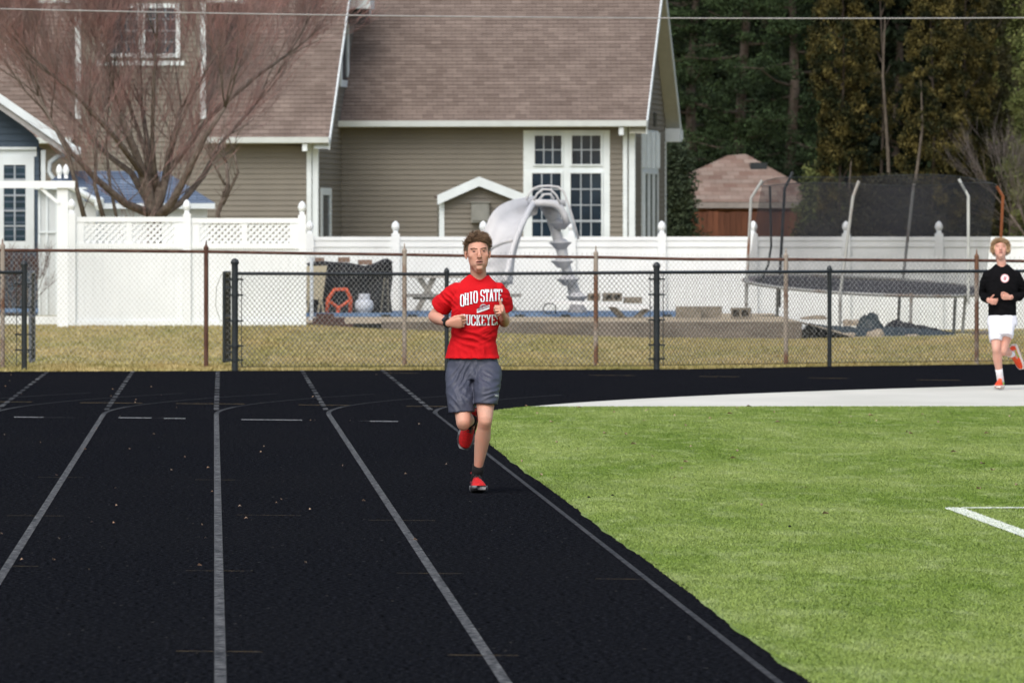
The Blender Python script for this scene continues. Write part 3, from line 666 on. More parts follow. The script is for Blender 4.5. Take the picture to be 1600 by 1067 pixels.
m = MB(); p0, p1 = S(736, 348), S(764, 317); m.box(p0.x, p1.x, YS_ - .16, YS_ - .014, p0.z, p1.z); m.box(p0.x + .03, p1.x - .03, YS_ - .18, YS_ - .161, p0.z + .04, p1.z - .02); m.box(p0.x - .02, p1.x + .02, YS_ - .2, YS_ - .02, p1.z, p1.z + .02); m.build('electric_box', M('grey_metal_box', (.20, .205, .19), .6, var=.1), sh)

# blue house at the far left
YBH = 172.0; bh = thing('house', 'blue-sided house gable with tall white window at the far left', 'house', W(0, 500, YBH)); Bq = lambda px, py: W(px, py, YBH)
xr_ = Bq(61, 300).x; xl_ = Bq(-330, 300).x; ze = Bq(60, 205).z
m = MB(); siding(m, Vector((0, YBH, 0)), Vector((1, 0, 0)), Vector((0, -1, 0)), -.1, Bq(-80, 110).z, lambda z: (xl_, xr_) if z < ze - .15 else (xl_, max(xl_, Bq(61 - (Bq(0, 205).z - 0 - z) * -1, 300).x - (z - ze + .15) * 1.18)), .13); m.box(xl_, xr_, YBH + .002, YBH + 6, -.1, ze - .3); m.build('wall', NAVY, bh)
m = MB(); e = Bq(120, 232); t = Bq(-60, 108); slope(m, t.x, t.z, e.x, e.z, YBH - .5, YBH + 6, .05); slope(m, 2 * t.x - e.x, e.z, t.x, t.z, YBH - .5, YBH + 6, .05); m.build('roof', ROOF, bh)
m = MB(); slope(m, t.x, t.z + .03, e.x, e.z + .03, YBH - .55, YBH - .502, .17); m.build('fascia', WHITE2, bh)
m = MB(); slope(m, t.x, t.z - .14, e.x, e.z - .14, YBH - .5, YBH - .02, .13); m.build('soffit', M('grey_soffit', (.27, .27, .27), .8), bh)
m = MB(); m.box(Bq(104, 0).x, e.x + .08, YBH - .62, YBH - .3, e.z - .12, e.z + .02); m.build('gutter', WHITE2, bh)
m = MB(); m.tube([Bq(102, 240), Bq(88, 246), Bq(78, 254), Bq(76, 268), Bq(82, 278), Bq(92, 286), Bq(96, 300)], .045, 8); m.build('downspout', WHITE2, bh, smooth=True)
m = MB(); m.box(Bq(64, 0).x, Bq(71, 0).x, YBH - .1, YBH + .1, -.1, Bq(0, 235).z); m.build('corner_board', WHITE2, bh)
p0, p1 = Bq(6, 377), Bq(40, 258); window(bh, Vector((0, YBH, 0)), Vector((1, 0, 0)), Vector((0, -1, 0)), p0.x, p1.x, p0.z, p1.z, .16, 2, 5, .03, GLASS2, 4)
m = MB(); m.box(Bq(-30, 0).x, Bq(57, 0).x, YBH - .03, YBH - .013, Bq(0, 245).z, Bq(0, 232).z); m.box(Bq(-30, 0).x, Bq(57, 0).x, YBH - .09, YBH - .013, Bq(0, 234).z, Bq(0, 230).z); m.build('window_head', WHITE2, bh)
# glazed sunroom panel beside it
sr = thing('sunroom', 'pale grey-white sunroom wall between the blue house and the arbor', 'sunroom', W(80, 500, 168)); q = lambda px, py: W(px, py, 168)
PALE = M('pale_panel', (.52, .56, .58), .4, var=.06, scale=1.5); m = MB(); m.box(q(60, 0).x, q(130, 0).x, 168, 170, q(0, 493).z, q(0, 296).z); m.build('wall', PALE, sr)
m = MB()
for px in (61, 73, 88, 104, 120): m.box(q(px, 0).x - .02, q(px, 0).x + .02, 167.97, 167.998, q(0, 493).z, q(0, 296).z)
m.box(q(60, 0).x, q(130, 0).x, 167.96, 167.97, q(0, 364).z, q(0, 361).z); m.build('frame_bar', WHITE2, sr)
m = MB(); m.box(q(54, 0).x, q(135, 0).x, 167.8, 170.1, q(0, 296).z, q(0, 293).z); m.build('roof', WHITE2, sr)
# low blue-roofed building
YK = 170.5; lk = thing('outbuilding', 'low white outbuilding with blue-grey shingle roof behind the lattice fence', 'building', W(225, 500, YK)); q = lambda px, py, Y=YK: W(px, py, Y)
m = MB(); ez = q(0, 318).z; rz = q(0, 267, YK + 2.3).z
e0, e1 = q(148, 318), q(336, 322); r0 = W(100, 267, YK + 2.3); r1 = W(258, 268, YK + 2.3)
roof_plane(m, (e0.x, YK - .2, ez), (e1.x, YK - .2, ez), r1, r0, 12); roof_plane(m, (e1.x, YK - .2, ez), (e1.x, YK + 4.8, ez), r1, r1, 12); roof_plane(m, (q(60, 0).x, YK - .2, ez + .25), (e0.x, YK - .2, ez), r0, r0, 12)
m.build('roof', ROOFB, lk)
m = MB(); m.box(e0.x - .05, e1.x - .15, YK, YK + 4.6, -.1, ez - .1); m.build('wall', WHITE, lk)
m = MB(); m.box(e0.x, e1.x, YK - .25, YK - .205, ez - .1, ez + .0); m.build('fascia', WHITE2, lk)
m = MB(); a, b = W(108, 289, 166.5), W(155, 315, 166.5); slope(m, a.x, a.z, b.x, b.z, 166.5, 166.56, .1); m.tube([(a.x, 166.42, a.z - .02), (b.x, 166.42, b.z - .02)], .06, 8); m.lathe((b.x, 166.4, b.z - .16), [(.05, 0), (.09, .08), (.09, .2), (.05, .24)], 10); m.build('gutter', WHITE2, lk)
m = MB(); a, b = W(108, 300, 166.6), W(150, 324, 166.6); m.poly([(a.x, 166.6, a.z), (b.x, 166.6, b.z), (b.x, 166.6, 0), (a.x, 166.6, 0)]); m.poly([(a.x, 166.6, 0), (b.x, 166.6, 0), (b.x, YK, 0), (a.x, YK, 0)]); m.box(a.x, b.x, 166.61, YK - .01, 0, b.z); m.build('side_wall', PALE, lk)
# brown house far right
YG = 245.0; gh = thing('house', 'low brown house with mottled pink-brown hip roof under the pines', 'house', W(1145, 500, YG)); q = lambda px, py, Y=YG: W(px, py, Y)
m = MB(); e0, e1 = q(1000, 316), q(1300, 316); r0, r1 = q(1138, 243, YG + 5), q(1165, 241, YG + 5)
roof_plane(m, e0, e1, r1, r0, 22); roof_plane(m, e1, (e1.x, YG + 10, e1.z), r1, r1, 22); roof_plane(m, (e0.x, YG + 10, e0.z), e0, r0, r0, 22); 
m.build('roof', ROOFR, gh)
m = MB(); a = q(1170, 252, YG + 4.2); m.box(a.x, a.x + .45, YG + 3.4, YG + 3.9, a.z - .35, a.z - .05); m.build('roof_vent', BLACKM, gh)
m = MB(); m.box(e0.x - .1, e1.x + .1, YG - .12, YG - .0, e0.z - .16, e0.z - .01); m.build('gutter', M('grey_gutter', (.20, .18, .17), .6), gh)
m = MB(); m.box(e0.x + .7, e1.x - .7, YG + .7, YG + 9, -.2, e0.z - .05); m.build('wall', M('brown_brick', (.10, .045, .03), .9, var=.3, scale=3), gh)
of = thing('wooden_fence', 'orange-brown stained board fence in front of the brown house', 'fence', W(1130, 500, 236)); m = MB(); x = W(1060, 0, 236).x
while x < W(1262, 0, 236).x: m.box(x, x + .14, 236, 236.03, -.1, W(0, 331, 236).z + random.uniform(-.02, .02)); x += .15
mq = MB(); mq.box(W(1060, 0, 236).x, W(1262, 0, 236).x, 236.04, 236.08, W(0, 345, 236).z, W(0, 341, 236).z); mq.build('rail', RUST, of); m.build('boards', M('orange_brown_wood', (.095, .035, .018), .8, var=.25, scale=3, island=.25, stretch=(3, 3, .5)), of)

# ------------------------------------------------------------------ trees
def leaf_cloud(centers, radii, per, size, flat=1.0, droop=0.):
    """small quads scattered through ellipsoidal clumps"""
    centers = np.asarray(centers); n = len(centers) * per
    c = np.repeat(centers, per, 0); r = np.repeat(np.asarray(radii).reshape(len(centers), -1), per, 0)
    d = rng.normal(size=(n, 3)); d /= np.linalg.norm(d, axis=1)[:, None]; rad = rng.random(n) ** .45
    p = c + d * rad[:, None] * r
    a = rng.normal(size=(n, 3)) * (1, 1, flat) + d * .3; a[:, 2] -= droop; a /= np.linalg.norm(a, axis=1)[:, None]
    b = np.cross(a, rng.normal(size=(n, 3))); b /= np.linalg.norm(b, axis=1)[:, None]
    s = size * rng.uniform(.6, 1.4, n)[:, None]; a = a * s; b = b * s * .45
    V = np.stack([p - a, p - b * .9, p + a, p + b], 1).reshape(-1, 3)
    return V, np.arange(n * 4).reshape(n, 4)
def cloud_obj(name, cl, mat, parent):
    V, Fc = cl; V = V - np.array(ORG[parent.name]); return link(name, raw_mesh(name, V, Fc, [mat]), parent)
ARB = M('arborvitae_foliage', (.010, .014, .004), .75, col2=(.105, .086, .026), scale=2.4, island=.4, contrast=(.40, .66), spec=.15)  # golden tips, with clump highlights and dark gaps also mixed into the colour
PINED = M('shade_dark_pine_foliage', (.003, .006, .003), .8, col2=(.011, .017, .008), scale=.7, island=.5, spec=.1)  # near-black copy of the pine colour, shade between the trees painted in
PINE = M('pine_foliage', (.010, .019, .009), .8, col2=(.030, .050, .019), scale=.7, island=.5, contrast=(.38, .62), spec=.15)
LIGHTG = M('light_green_foliage', (.05, .07, .02), .75, col2=(.12, .13, .045), scale=1.3, island=.45, spec=.15)
DARKB = M('dark_pine_bark', (.045, .033, .026), .95, col2=(.085, .07, .058), scale=6, bump=.4)
PALEB = M('pale_bark', (.06, .05, .04), .95, col2=(.13, .11, .09), scale=6, bump=.4)
def tree_trunk(m, p, h, r, wob=.15, n=7):
    pts = [(p.x + (math.sin(k * 1.3 + p.x) * wob if k else 0), p.y + (math.cos(k * 1.7 + p.x) * wob if k else 0), p.z + h * k / 6) for k in range(7)]
    m.tube(pts, [r * (1 - .75 * k / 6) for k in range(7)], n); return pts
def arborvitae(px, wpx, Y, hgt, label, base=-.1, ncl=330, trunk=True, mat=None, tr=.05):
    b = W(px, 500, Y); b.z = base; s = F / Y; rw = wpx / s / 2
    t = thing('arborvitae', label, 'tree', b, 'tall arborvitae behind the trampoline')
    cs = []; rs = []
    for i in range(ncl):
        z = rng.uniform(.03, 1) ** .9; prof = min(1, (1 - z) * 2.6 + .05) * (.82 + .18 * math.sin(z * 9 + px)); a = rng.uniform(0, 2 * math.pi)
        rr = rw * prof * rng.uniform(.72, 1.02); cs.append((b.x + math.cos(a) * rr, b.y + math.sin(a) * rr, base + .9 + (hgt - .9) * z)); k = rng.uniform(.09, .26); rs.append((k, k, k * rng.uniform(1.0, 1.5)))
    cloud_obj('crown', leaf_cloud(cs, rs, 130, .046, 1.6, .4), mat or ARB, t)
    m = MB(); pts = tree_trunk(m, b, hgt * .9, tr, .05); 
    for k in range(14):
        z = .1 + .8 * k / 14; a = random.uniform(0, 6.28); q0 = Vector((b.x, b.y, base + hgt * z)); m.tube([q0, q0 + Vector((math.cos(a) * rw * .7, math.sin(a) * rw * .7, .5))], [.025, .008], 5)
    m.build('trunk', DARKB, t); ATS.append(t)
ATS = []
arborvitae(1315, 96, 214, 9.6, 'bushy olive-brown arborvitae at the left end of the group of tall ones')
arborvitae(1377, 44, 217, 9.8, 'thin dark arborvitae with a bare pale trunk showing, second from the left', ncl=45)
arborvitae(1456, 104, 213, 9.9, 'broad olive-brown arborvitae in the right half of the tall group', ncl=360)
arborvitae(1510, 90, 214.5, 9.4, 'narrow golden-green arborvitae near the right end of the tall group', ncl=260)
arborvitae(1548, 62, 216.5, 9.0, 'darkest arborvitae at the right end of the tall group', mat=M('dark_arbor', (.016, .02, .006), .8, col2=(.045, .04, .012), scale=2, island=.5), ncl=200)
for px, Y, h in ((1428, 212.3, 5.5), (1333, 212.4, 3.6), (1386, 213.2, 7)):
    b = W(px, 500, Y); b.z = -.1; m = MB(); m.tube([b, b + Vector((.07, 0, h * .3)), b + Vector((.02, 0, h * .55)), b + Vector((.2 if px == 1428 else -.10, 0, h * .8)), b + Vector((.16 if px == 1428 else -.05, 0, h))], [.06, .05, .04, .03, .012], 7)
    m.build('bare_stem', PALEB, {1428: ATS[2], 1333: ATS[0], 1386: ATS[1]}[px])
def pine(px, Y, h, wpx, label, base=-.1, mat=None, ncl=260, z0=.12, per=170, leaf=.052, name='pine_tree', cat='tree', group='dark pines behind the brown house'):
    b = W(px, 500, Y); b.z = base; rw = wpx / (F / Y) / 2; t = thing(name, label, cat, b, group); cs = []; rs = []
    m = MB(); tree_trunk(m, b, h, .22, .12, 8)
    nb = 34
    for i in range(nb):
        z = z0 + (1 - z0) * i / nb; L = rw * min(1, (1 - z) * 1.7 + .12) * random.uniform(.7, 1.1); a = i * 2.4 + random.uniform(-.4, .4)
        q0 = Vector((b.x, b.y, base + h * z)); dirv = Vector((math.cos(a), math.sin(a) * .9, random.uniform(-.12, .25)))
        m.tube([q0, q0 + dirv * L * .5 + Vector((0, 0, -.1)), q0 + dirv * L], [.05, .03, .012], 5)
        k_ = max(4, int(ncl / nb))
        for k in range(k_):
            f = (k + .6) / k_; sp = .35 * L * (1 - f * .4)
            cs.append(tuple(q0 + dirv * (L * f) + Vector((random.uniform(-sp, sp), random.uniform(-sp, sp), random.uniform(-.25, .3))))); r = random.uniform(.22, .5); rs.append((r * 1.3, r * 1.3, r * .6))
    cloud_obj('crown', leaf_cloud(cs, rs, per, leaf, .8), mat or PINE, t); m.build('trunk', DARKB, t)
pine(1085, 262, 12.5, 250, 'dark green pine rising right behind the gable of the taupe house')
pine(1160, 258, 12.5, 230, 'dark pine with low boughs directly above the mottled roof')
pine(1235, 255, 12.0, 210, 'dark pine touching the left side of the tall arborvitae')
pine(1015, 275, 13.5, 260, 'dark pine mostly hidden by the taupe house gable')
for i, (px, Y, w) in enumerate(((1010, 300, 260), (1100, 305, 260), (1200, 300, 260), (1300, 298, 260), (1400, 296, 260), (1500, 300, 260), (1600, 298, 260), (1690, 300, 260))):
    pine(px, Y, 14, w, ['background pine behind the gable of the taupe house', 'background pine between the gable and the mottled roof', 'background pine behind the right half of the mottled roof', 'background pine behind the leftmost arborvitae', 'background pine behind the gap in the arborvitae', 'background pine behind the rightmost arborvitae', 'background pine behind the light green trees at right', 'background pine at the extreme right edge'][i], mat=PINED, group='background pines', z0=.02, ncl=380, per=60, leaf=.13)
pine(1590, 238, 11.5, 150, 'yellow-green leafy tree at the upper right edge', mat=LIGHTG, group=None, z0=.25, name='evergreen_tree')
pine(1640, 230, 8.5, 150, 'olive tree leaning in at the right edge', mat=LIGHTG, group=None, z0=.2, name='evergreen_tree')
pine(1050, 228, 4.0, 58, 'small juniper beside the right corner of the taupe house', mat=M('juniper', (.022, .036, .018), .8, col2=(.05, .07, .035), scale=2, island=.4), group=None, z0=.1, name='juniper', cat='shrub')
pine(1283, 232, 3.4, 60, 'pale green sapling at the foot of the leftmost arborvitae', mat=LIGHTG, group=None, z0=.1, name='sapling', cat='shrub')
pine(1390, 206, 3.0, 300, 'dark rounded evergreen shrubs seen through the trampoline net', mat=M('dark_shrub', (.012, .014, .006), .8, col2=(.034, .030, .013), scale=2, island=.4), group=None, z0=.02, name='evergreen_shrub', cat='shrub', ncl=420)
# continuous dark wood behind everything, so no sky shows low down
cs = []; rs = []
for i in range(1700):
    x = rng.uniform(-45, 75); z = rng.uniform(0, 17); cs.append((x, 335 + rng.uniform(-6, 6), z)); k = rng.uniform(1.0, 2.0); rs.append((k, k, k))
grid_sheet('added_dark_slope', np.linspace(-260, 320, 30), [344, 352, 362, 380, 420], lambda x, y: -1 + (y - 344) * .9 + .8 * math.sin(x * .2), PINED)  # added unseen slope, a dark backdrop where sky would show between leaves
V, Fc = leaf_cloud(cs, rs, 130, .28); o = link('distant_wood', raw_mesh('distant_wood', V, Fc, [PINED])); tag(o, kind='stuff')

def bare_tree(root_name, label, base, limbs, levels, twigs, seed, n_out=None, cat='tree', tipmat=None, rscale=1.):
    rnd = random.Random(seed); t = thing(root_name, label, cat, base); m = MB(); tw = []; tip = []
    def grow(p, d, L, r, lv):
        k = 3; pts = [p]; rr = [r]
        for i in range(k):
            d = (d + Vector((rnd.gauss(0, .10), rnd.gauss(0, .10), rnd.gauss(.03, .06)))).normalized(); pts.append(pts[-1] + d * L / k); rr.append(r * (1 - .45 * (i + 1) / k))
        if lv >= 3: tw.append((pts, rr))
        else: m.tube(pts, rr, 6)
        if lv >= levels:
            return
        nchild = 4 if lv < 3 else (3 if lv < 5 else 2)
        for c in range(nchild):
            f = rnd.uniform(.35, 1.0) if c else 1.0; i = min(k - 1, int(f * k)); q = pts[i].lerp(pts[i + 1], f * k - i)
            ang = rnd.uniform(.12, .48) if c else rnd.uniform(0, .2); ax = Vector((rnd.gauss(0, 1), rnd.gauss(0, 1), rnd.gauss(0, 1))).cross(d).normalized()
            nd = (Matrix.Rotation(ang, 3, ax) @ d); nd = (nd + Vector((0, 0, .13))).normalized()
            grow(q, nd, L * rnd.uniform(.66, .92), max(.0030, rr[-1] * rnd.uniform(.45, .75)), lv + 1)
    for pts, r0, r1 in limbs:
        n = len(pts); rr = [r0 + (r1 - r0) * i / (n - 1) for i in range(n)]; m.tube(pts, rr, 9)
        e = Vector(pts[-1]); d = (Vector(pts[-1]) - Vector(pts[-2])).normalized()
        for c in range(3): grow(e, (d + Vector((rnd.gauss(0, .28), rnd.gauss(0, .28), rnd.gauss(.05, .15)))).normalized(), rnd.uniform(.7, 1.0) * rscale, r1 * .62, 1)
        for c in range(5):
            i = rnd.randrange(1, n); f = rnd.random(); q = Vector(pts[i - 1]).lerp(Vector(pts[i]), f)
            grow(q, (d + Vector((rnd.gauss(0, .55), rnd.gauss(0, .55), rnd.gauss(.1, .3)))).normalized(), rnd.uniform(.6, .9) * rscale, r1 * .40, 2)
    if len(tw) < 120:
        for pts, rr in tw: m.tube(pts, rr, 4)
        tw.clear()
    m.build('trunk', BARK, t, smooth=True)
    # thin twigs as three-sided prisms
    def prisms(lst, name, mat, zc=None):
        A = []; B = []; ra = []; rb = []
        for pts, rr in lst:
            for i in range(len(pts) - 1): A.append(pts[i]); B.append(pts[i + 1]); ra.append(rr[i]); rb.append(rr[i + 1])
        if not A: return
        A = np.array(A); B = np.array(B); ra = np.array(ra)[:, None]; rb = np.array(rb)[:, None]
        d = B - A; d /= np.linalg.norm(d, axis=1)[:, None] + 1e-9; u = np.cross(d, (.3, .9, .2)); u /= np.linalg.norm(u, axis=1)[:, None]; v = np.cross(d, u)
        ring = []
        for P, r in ((A, ra), (B, rb)):
            for k in range(3): g = 2 * math.pi * k / 3; ring.append(P + (u * math.cos(g) + v * math.sin(g)) * r)
        V = np.stack(ring, 1).reshape(-1, 3) - np.array(ORG[t.name]); n = len(A); o = np.arange(n)[:, None] * 6
        Fq = np.concatenate([o + np.array([[0, 1, 4, 3]]), o + np.array([[1, 2, 5, 4]]), o + np.array([[2, 0, 3, 5]])])
        link(name, raw_mesh(name, V, Fq, [mat]), t)
    lo = [x for x in tw if x[1][0] > .0050]; hi = [x for x in tw if x[1][0] <= .0050]
    prisms(lo, 'twigs', TWIG); prisms(hi, 'twig_tips', tipmat or BUDS); return len(tw)
YT = 157.0; T = lambda px, py, dy=0.: W(px, py, YT + dy); tb = T(242, 500); tb.z = .1
g0 = T(240, 345)
limbs = [([tb, g0, T(232, 300), T(212, 240, -.3), T(188, 175, -.5)], 0.171, 0.034), ([g0, T(248, 300), T(232, 235, .3), T(222, 170, .5)], 0.099, 0.030), ([g0, T(256, 290), T(268, 230, .2), T(283, 170, .3)], 0.099, 0.030),
         ([g0, T(268, 318, -.3), T(297, 262, -.6), T(320, 215, -.8), T(352, 168, -1)], 0.086, 0.030), ([g0, T(285, 315, .4), T(318, 275, .7), T(345, 225, 1), T(398, 165, 1.3)], 0.068, 0.026),
         ([T(238, 335), T(195, 318, -.4), T(150, 280, -.8), T(112, 240, -1), T(80, 190, -1.2)], 0.081, 0.026), ([T(240, 330), T(205, 270, .5), T(165, 240, .8), T(120, 190, 1.1)], 0.072, 0.026),
         ([T(163, 345, -1), T(148, 290, -1), T(150, 240, -1), T(140, 170, -1)], 0.041, 0.019), ([T(133, 345, -1.2), T(116, 280, -1.3), T(106, 240, -1.3), T(60, 150, -1.5)], 0.045, 0.022), ([T(183, 345, -.6), T(172, 290, -.5), T(166, 230, -.3), T(170, 160, -.2)], 0.032, 0.017),
         ([T(235, 290), T(180, 215, -.8), T(120, 150, -1.2), T(50, 90, -1.4)], 0.054, 0.022), ([T(262, 270), T(330, 180, .6), T(400, 120, .8), T(450, 85, 1)], 0.054, 0.022), ([T(256, 295), T(262, 240), T(300, 150), T(340, 80)], 0.045, 0.022), ([T(238, 300), T(225, 230), T(190, 130, .8), T(150, 60, 1)], 0.045, 0.022), ([T(244, 300), T(238, 220), T(240, 130, -.5), T(245, 60, -.6)], 0.045, 0.022)]
bare_tree('bare_tree', 'large leafless tree with red-tinged twigs in front of the left roof', tb, limbs, 6, 0, 3)
Tb = T(350, 500, -.8); Tb.z = .1
bare_tree('bare_sapling', 'small knobbly leafless sapling right of the big bare tree', Tb, [([Tb, T(340, 335, -.8), T(356, 290, -.8), T(354, 255, -.8)], .05, .03), ([T(348, 320, -.8), T(372, 270, -.8), T(366, 240, -.9)], .03, .018), ([T(352, 290, -.8), T(330, 250, -.8)], .025, .014)], 2, 0, 5, tipmat=TWIG, rscale=.45)
bb = W(1612, 500, 205); bb.z = 0; Tq = lambda px, py, dy=0.: W(px, py, 205 + dy)
bare_tree('bare_shrub', 'grey leafless brush at the right edge behind the trampoline', bb, [([bb, Tq(1606, 360), Tq(1592, 320)], .05, .02), ([bb, Tq(1616, 350), Tq(1612, 315)], .05, .02), ([bb, Tq(1600, 365, -1), Tq(1578, 335, -1)], .04, .02), ([bb, Tq(1615, 350), Tq(1620, 310)], .05, .02)], 4, 0, 8, cat='shrub', tipmat=M('grey_twig', (.14, .12, .115), .9, island=.3))
bb = W(25, 520, 160); bb.z = .2
bare_tree('brown_shrub', 'low reddish-brown leafless shrub under the blue house window', bb, [([bb, W(5 + 12 * k, 480, 160), W(-5 + 16 * k, 455, 160)], .02, .01) for k in range(5)], 4, 0, 9, cat='shrub', tipmat=M('brown_twig', (.11, .05, .035), .9, island=.3), rscale=.35)

# power line
m = MB(); pts = []
for px in range(-3000, 4700, 100):
    py = 29.3 - ((px - 1280) / 1280) ** 2 * 15.0 if px < 1280 else 29.3 - ((px - 1280) / 1280) ** 2 * 15.0
    pts.append(W(px, py, 135))
m.tube(pts, .010, 6); tag(m.build('overhead_wire', M('grey_cable', (.30, .30, .30), .6), loc=pts[0]), 'thin grey overhead wire crossing the top of the view', 'wire')
# ------------------------------------------------------------------ pool yard
YP = 153.0
wall = MB(); a = W(596, 500, YP).x; b = W(1253, 500, YP).x; tz = W(900, 503, YP).z; tzl = W(620, 505, YP).z
n = 24
for i in range(n):
    x0 = a + (b - a) * i / n; x1 = a + (b - a) * (i + 1) / n
    wall.hexa([(x0, YP, -.1), (x1, YP, -.1), (x1, YP + .25, -.1), (x0, YP + .25, -.1), (x0, YP, tz), (x1, YP, tz), (x1, YP + .25, tz), (x0, YP + .25, tz)]) if i not in () else None
wm = MB(); wm.box(a, b, YP, YP + .25, -.1, tz)
tag(wm.build('retaining_wall', CONC, loc=(a, YP, 0)), 'long low weathered concrete wall holding up the pool terrace', 'wall')
zg_ = W(900, 495, 158.5).z
GRAVEL = M('tan_gravel', (.28, .22, .14), .95, col2=(.50, .42, .30), scale=9, bump=.6, bscale=30)
xg0 = W(478, 500, YP).x
V = [(xg0, YP + .25, tz - .03), (b, YP + .25, tz - .005), (b, 158.5, zg_), (xg0, 158.5, zg_), (b + .3, 165.9, zg_), (xg0, 165.9, zg_), (b + 1.2, YP + 1.5, -.05), (b + 1.5, 158, -.05), (b + 1.4, 165.9, -.05)]
tag(link('pool_terrace', raw_mesh('pool_terrace', V, [(0, 1, 2, 3), (3, 2, 4, 5), (1, 6, 7, 2), (2, 7, 8, 4)], [GRAVEL])), kind='structure')
BRICK = M('dark_red_brick', (.06, .03, .025), .95, col2=(.12, .065, .055), scale=6, bump=.3)
TBRICK = M('tan_brick', (.22, .13, .09), .95, col2=(.30, .21, .16), scale=8)
def brick(px, py, Y, w, h, lab, mat, name='brick', grp=None, d=.12, rot=0.):
    p = W(px, py, Y); m = MB(p, (math.cos(rot), math.sin(rot), 0)); m.box(-w / 2, w / 2, 0, d, 0, h); o = m.build(name, mat, loc=p); return tag(o, lab, 'brick' if 'brick' in name else 'block', grp)
Yb = 152.4
brick(495, 512.5, Yb, .42, .085, 'dark brick at the bottom left of the small brick pile', BRICK, grp='bricks piled at the terrace corner')
brick(533, 514, Yb, .40, .085, 'dark brick at the bottom right end of the small brick pile', BRICK, grp='bricks piled at the terrace corner')
brick(505, 504.5, Yb + .02, .36, .08, 'dark brick in the middle layer of the small brick pile, left', BRICK, grp='bricks piled at the terrace corner')
brick(520, 505.5, Yb + .3, .40, .1, 'dark brick behind the small brick pile', BRICK, grp='bricks piled at the terrace corner')
brick(508, 497, Yb + .03, .30, .075, 'reddish brick on top of the small brick pile', BRICK, grp='bricks piled at the terrace corner')
# pool with blue coping
BLUE = M('blue_pool_edge', (.06, .12, .24), .5, col2=(.14, .23, .38), scale=5)
pl = thing('swimming_pool', 'long low blue pool edge along the terrace', 'swimming pool', W(780, 495, 158.6)); m = MB(); x0 = W(478, 492, 158.6).x; x1 = W(1092, 492, 158.6).x
zt1, zb1 = W(700, 488.5, 158.6).z, W(700, 496, 158.6).z
m.box(x0, x1, 158.5, 158.62, zb1, zt1); m.box(x0, x1, 162.9, 163, zb1, zt1); m.build('coping', BLUE, pl)
m = MB(); m.box(x0 + .05, x1 - .05, 158.63, 162.89, zg_ + .0, zt1 - .03); m.build('pool_cover', M('blue_cover', (.07, .10, .15), .5, var=.2), pl)
m = MB()
for px in (603, 645, 812, 884, 1043): p = W(px, 493, 158.4); m.box(p.x - .08, p.x + .08, 158.44, 158.498, zb1 - .02, zt1 - .03)
m.build('edge_clip', BLACKM, pl)
# thin white pole
p = W(487, 502, 153.4); p.z = W(487, 500, 153.4).z; m = MB(); m.tube([p, p + Vector((0, 0, 1.06))], .03, 8); m.lathe((p.x, p.y, p.z), [(.06, 0), (.06, .02), (.035, .03)], 10); tag(m.build('pole', M('pale_pole', (.55, .60, .66), .5), loc=p), 'thin pale blue-white pole standing by the brick pile', 'pole')
# tarp-covered rack
Yt = 160.5; base = W(560, 490, Yt); base.z = zg_; tq = lambda px, py, Y=Yt: W(px, py, Y)
nx, nz = 40, 26; top = [(478, 412), (500, 408), (520, 410), (545, 411), (570, 416), (585, 412), (600, 405), (607, 404.5), (612, 410)]
V = []; Fc = []
for j in range(nz + 1):
    v = j / nz
    for i in range(nx + 1):
        px = 480 + 132 * i / nx; py_t = np.interp(px, [t[0] for t in top], [t[1] for t in top])
        if v < .25: f = v / .25; q = tq(px, py_t, Yt + .9 * (1 - f)); yy = Yt + .9 * (1 - f); zz = q.z - .02 * math.sin(f * 3)
        else: f = (v - .25) / .75; zt_ = tq(px, py_t).z; zz = zt_ + (zg_ + .01 - zt_) * f; yy = Yt - .10 * f + .05 * math.sin(px * .23 + f * 2.3) + .03 * math.sin(px * .61 + 5 * f) + (.12 * max(0, (px - 596) / 16)) + .05 * math.sin(f * 9 + px * .05)
        q = tq(px, 450, yy); V.append((q.x + .02 * math.sin(f * 7), yy, zz))
for j in range(nz):
    for i in range(nx): k = j * (nx + 1) + i; Fc.append((k, k + 1, k + nx + 2, k + nx + 1))
V = (np.array(V) - np.array(base))
tp = link('tarpaulin', raw_mesh('tarpaulin', V, np.array(Fc), [TARP], smooth=True)); tp.location = base; ORG[tp.name] = base; tag(tp, 'black tarpaulin draped over a stack, weighed down with bricks', 'tarp')
md = tp.modifiers.new('thickness', 'SOLIDIFY'); md.thickness = .01
for px, py, w, lab in ((500, 410, .15, 'small brown brick on the left end of the black tarp'), (538, 409.5, .2, 'flat brown brick in the middle of the black tarp'), (571, 413.5, .24, 'larger tan-brown brick on the right part of the black tarp')): brick(px, py, Yt + .2, w, .085, lab, TBRICK, rot=.1)
# beige folding lounge chair
BEI = M('beige_fabric', (.42, .38, .27), .85, var=.1, scale=9); Yc_ = 159.6; c = thing('lounge_chair', 'beige folding garden chair standing upright left of the orange frame', 'chair', W(496, 489, Yc_)); q = lambda px, py, Y=Yc_: W(px, py, Y)
m = MB(); a_, b_, c2, d2 = q(479, 416, Yc_ + .12), q(511, 415, Yc_ + .12), q(504, 468), q(479, 468)
m.hexa([d2, c2, c2 + Vector((0, .03, 0)), d2 + Vector((0, .03, 0)), a_, b_, b_ + Vector((0, .03, 0)), a_ + Vector((0, .03, 0))]); m.build('backrest', BEI, c)
for p0, p1 in (((484, 462), (479.5, 490)), ((501, 464), (506, 490)), ((484, 452), (479, 470)), ((501, 464), (497, 488))):
    m = MB(); m.tube([q(*p0, Yc_ - .04), q(*p1, Yc_ - .04)], .02, 6); m.build('leg', BEI, c)
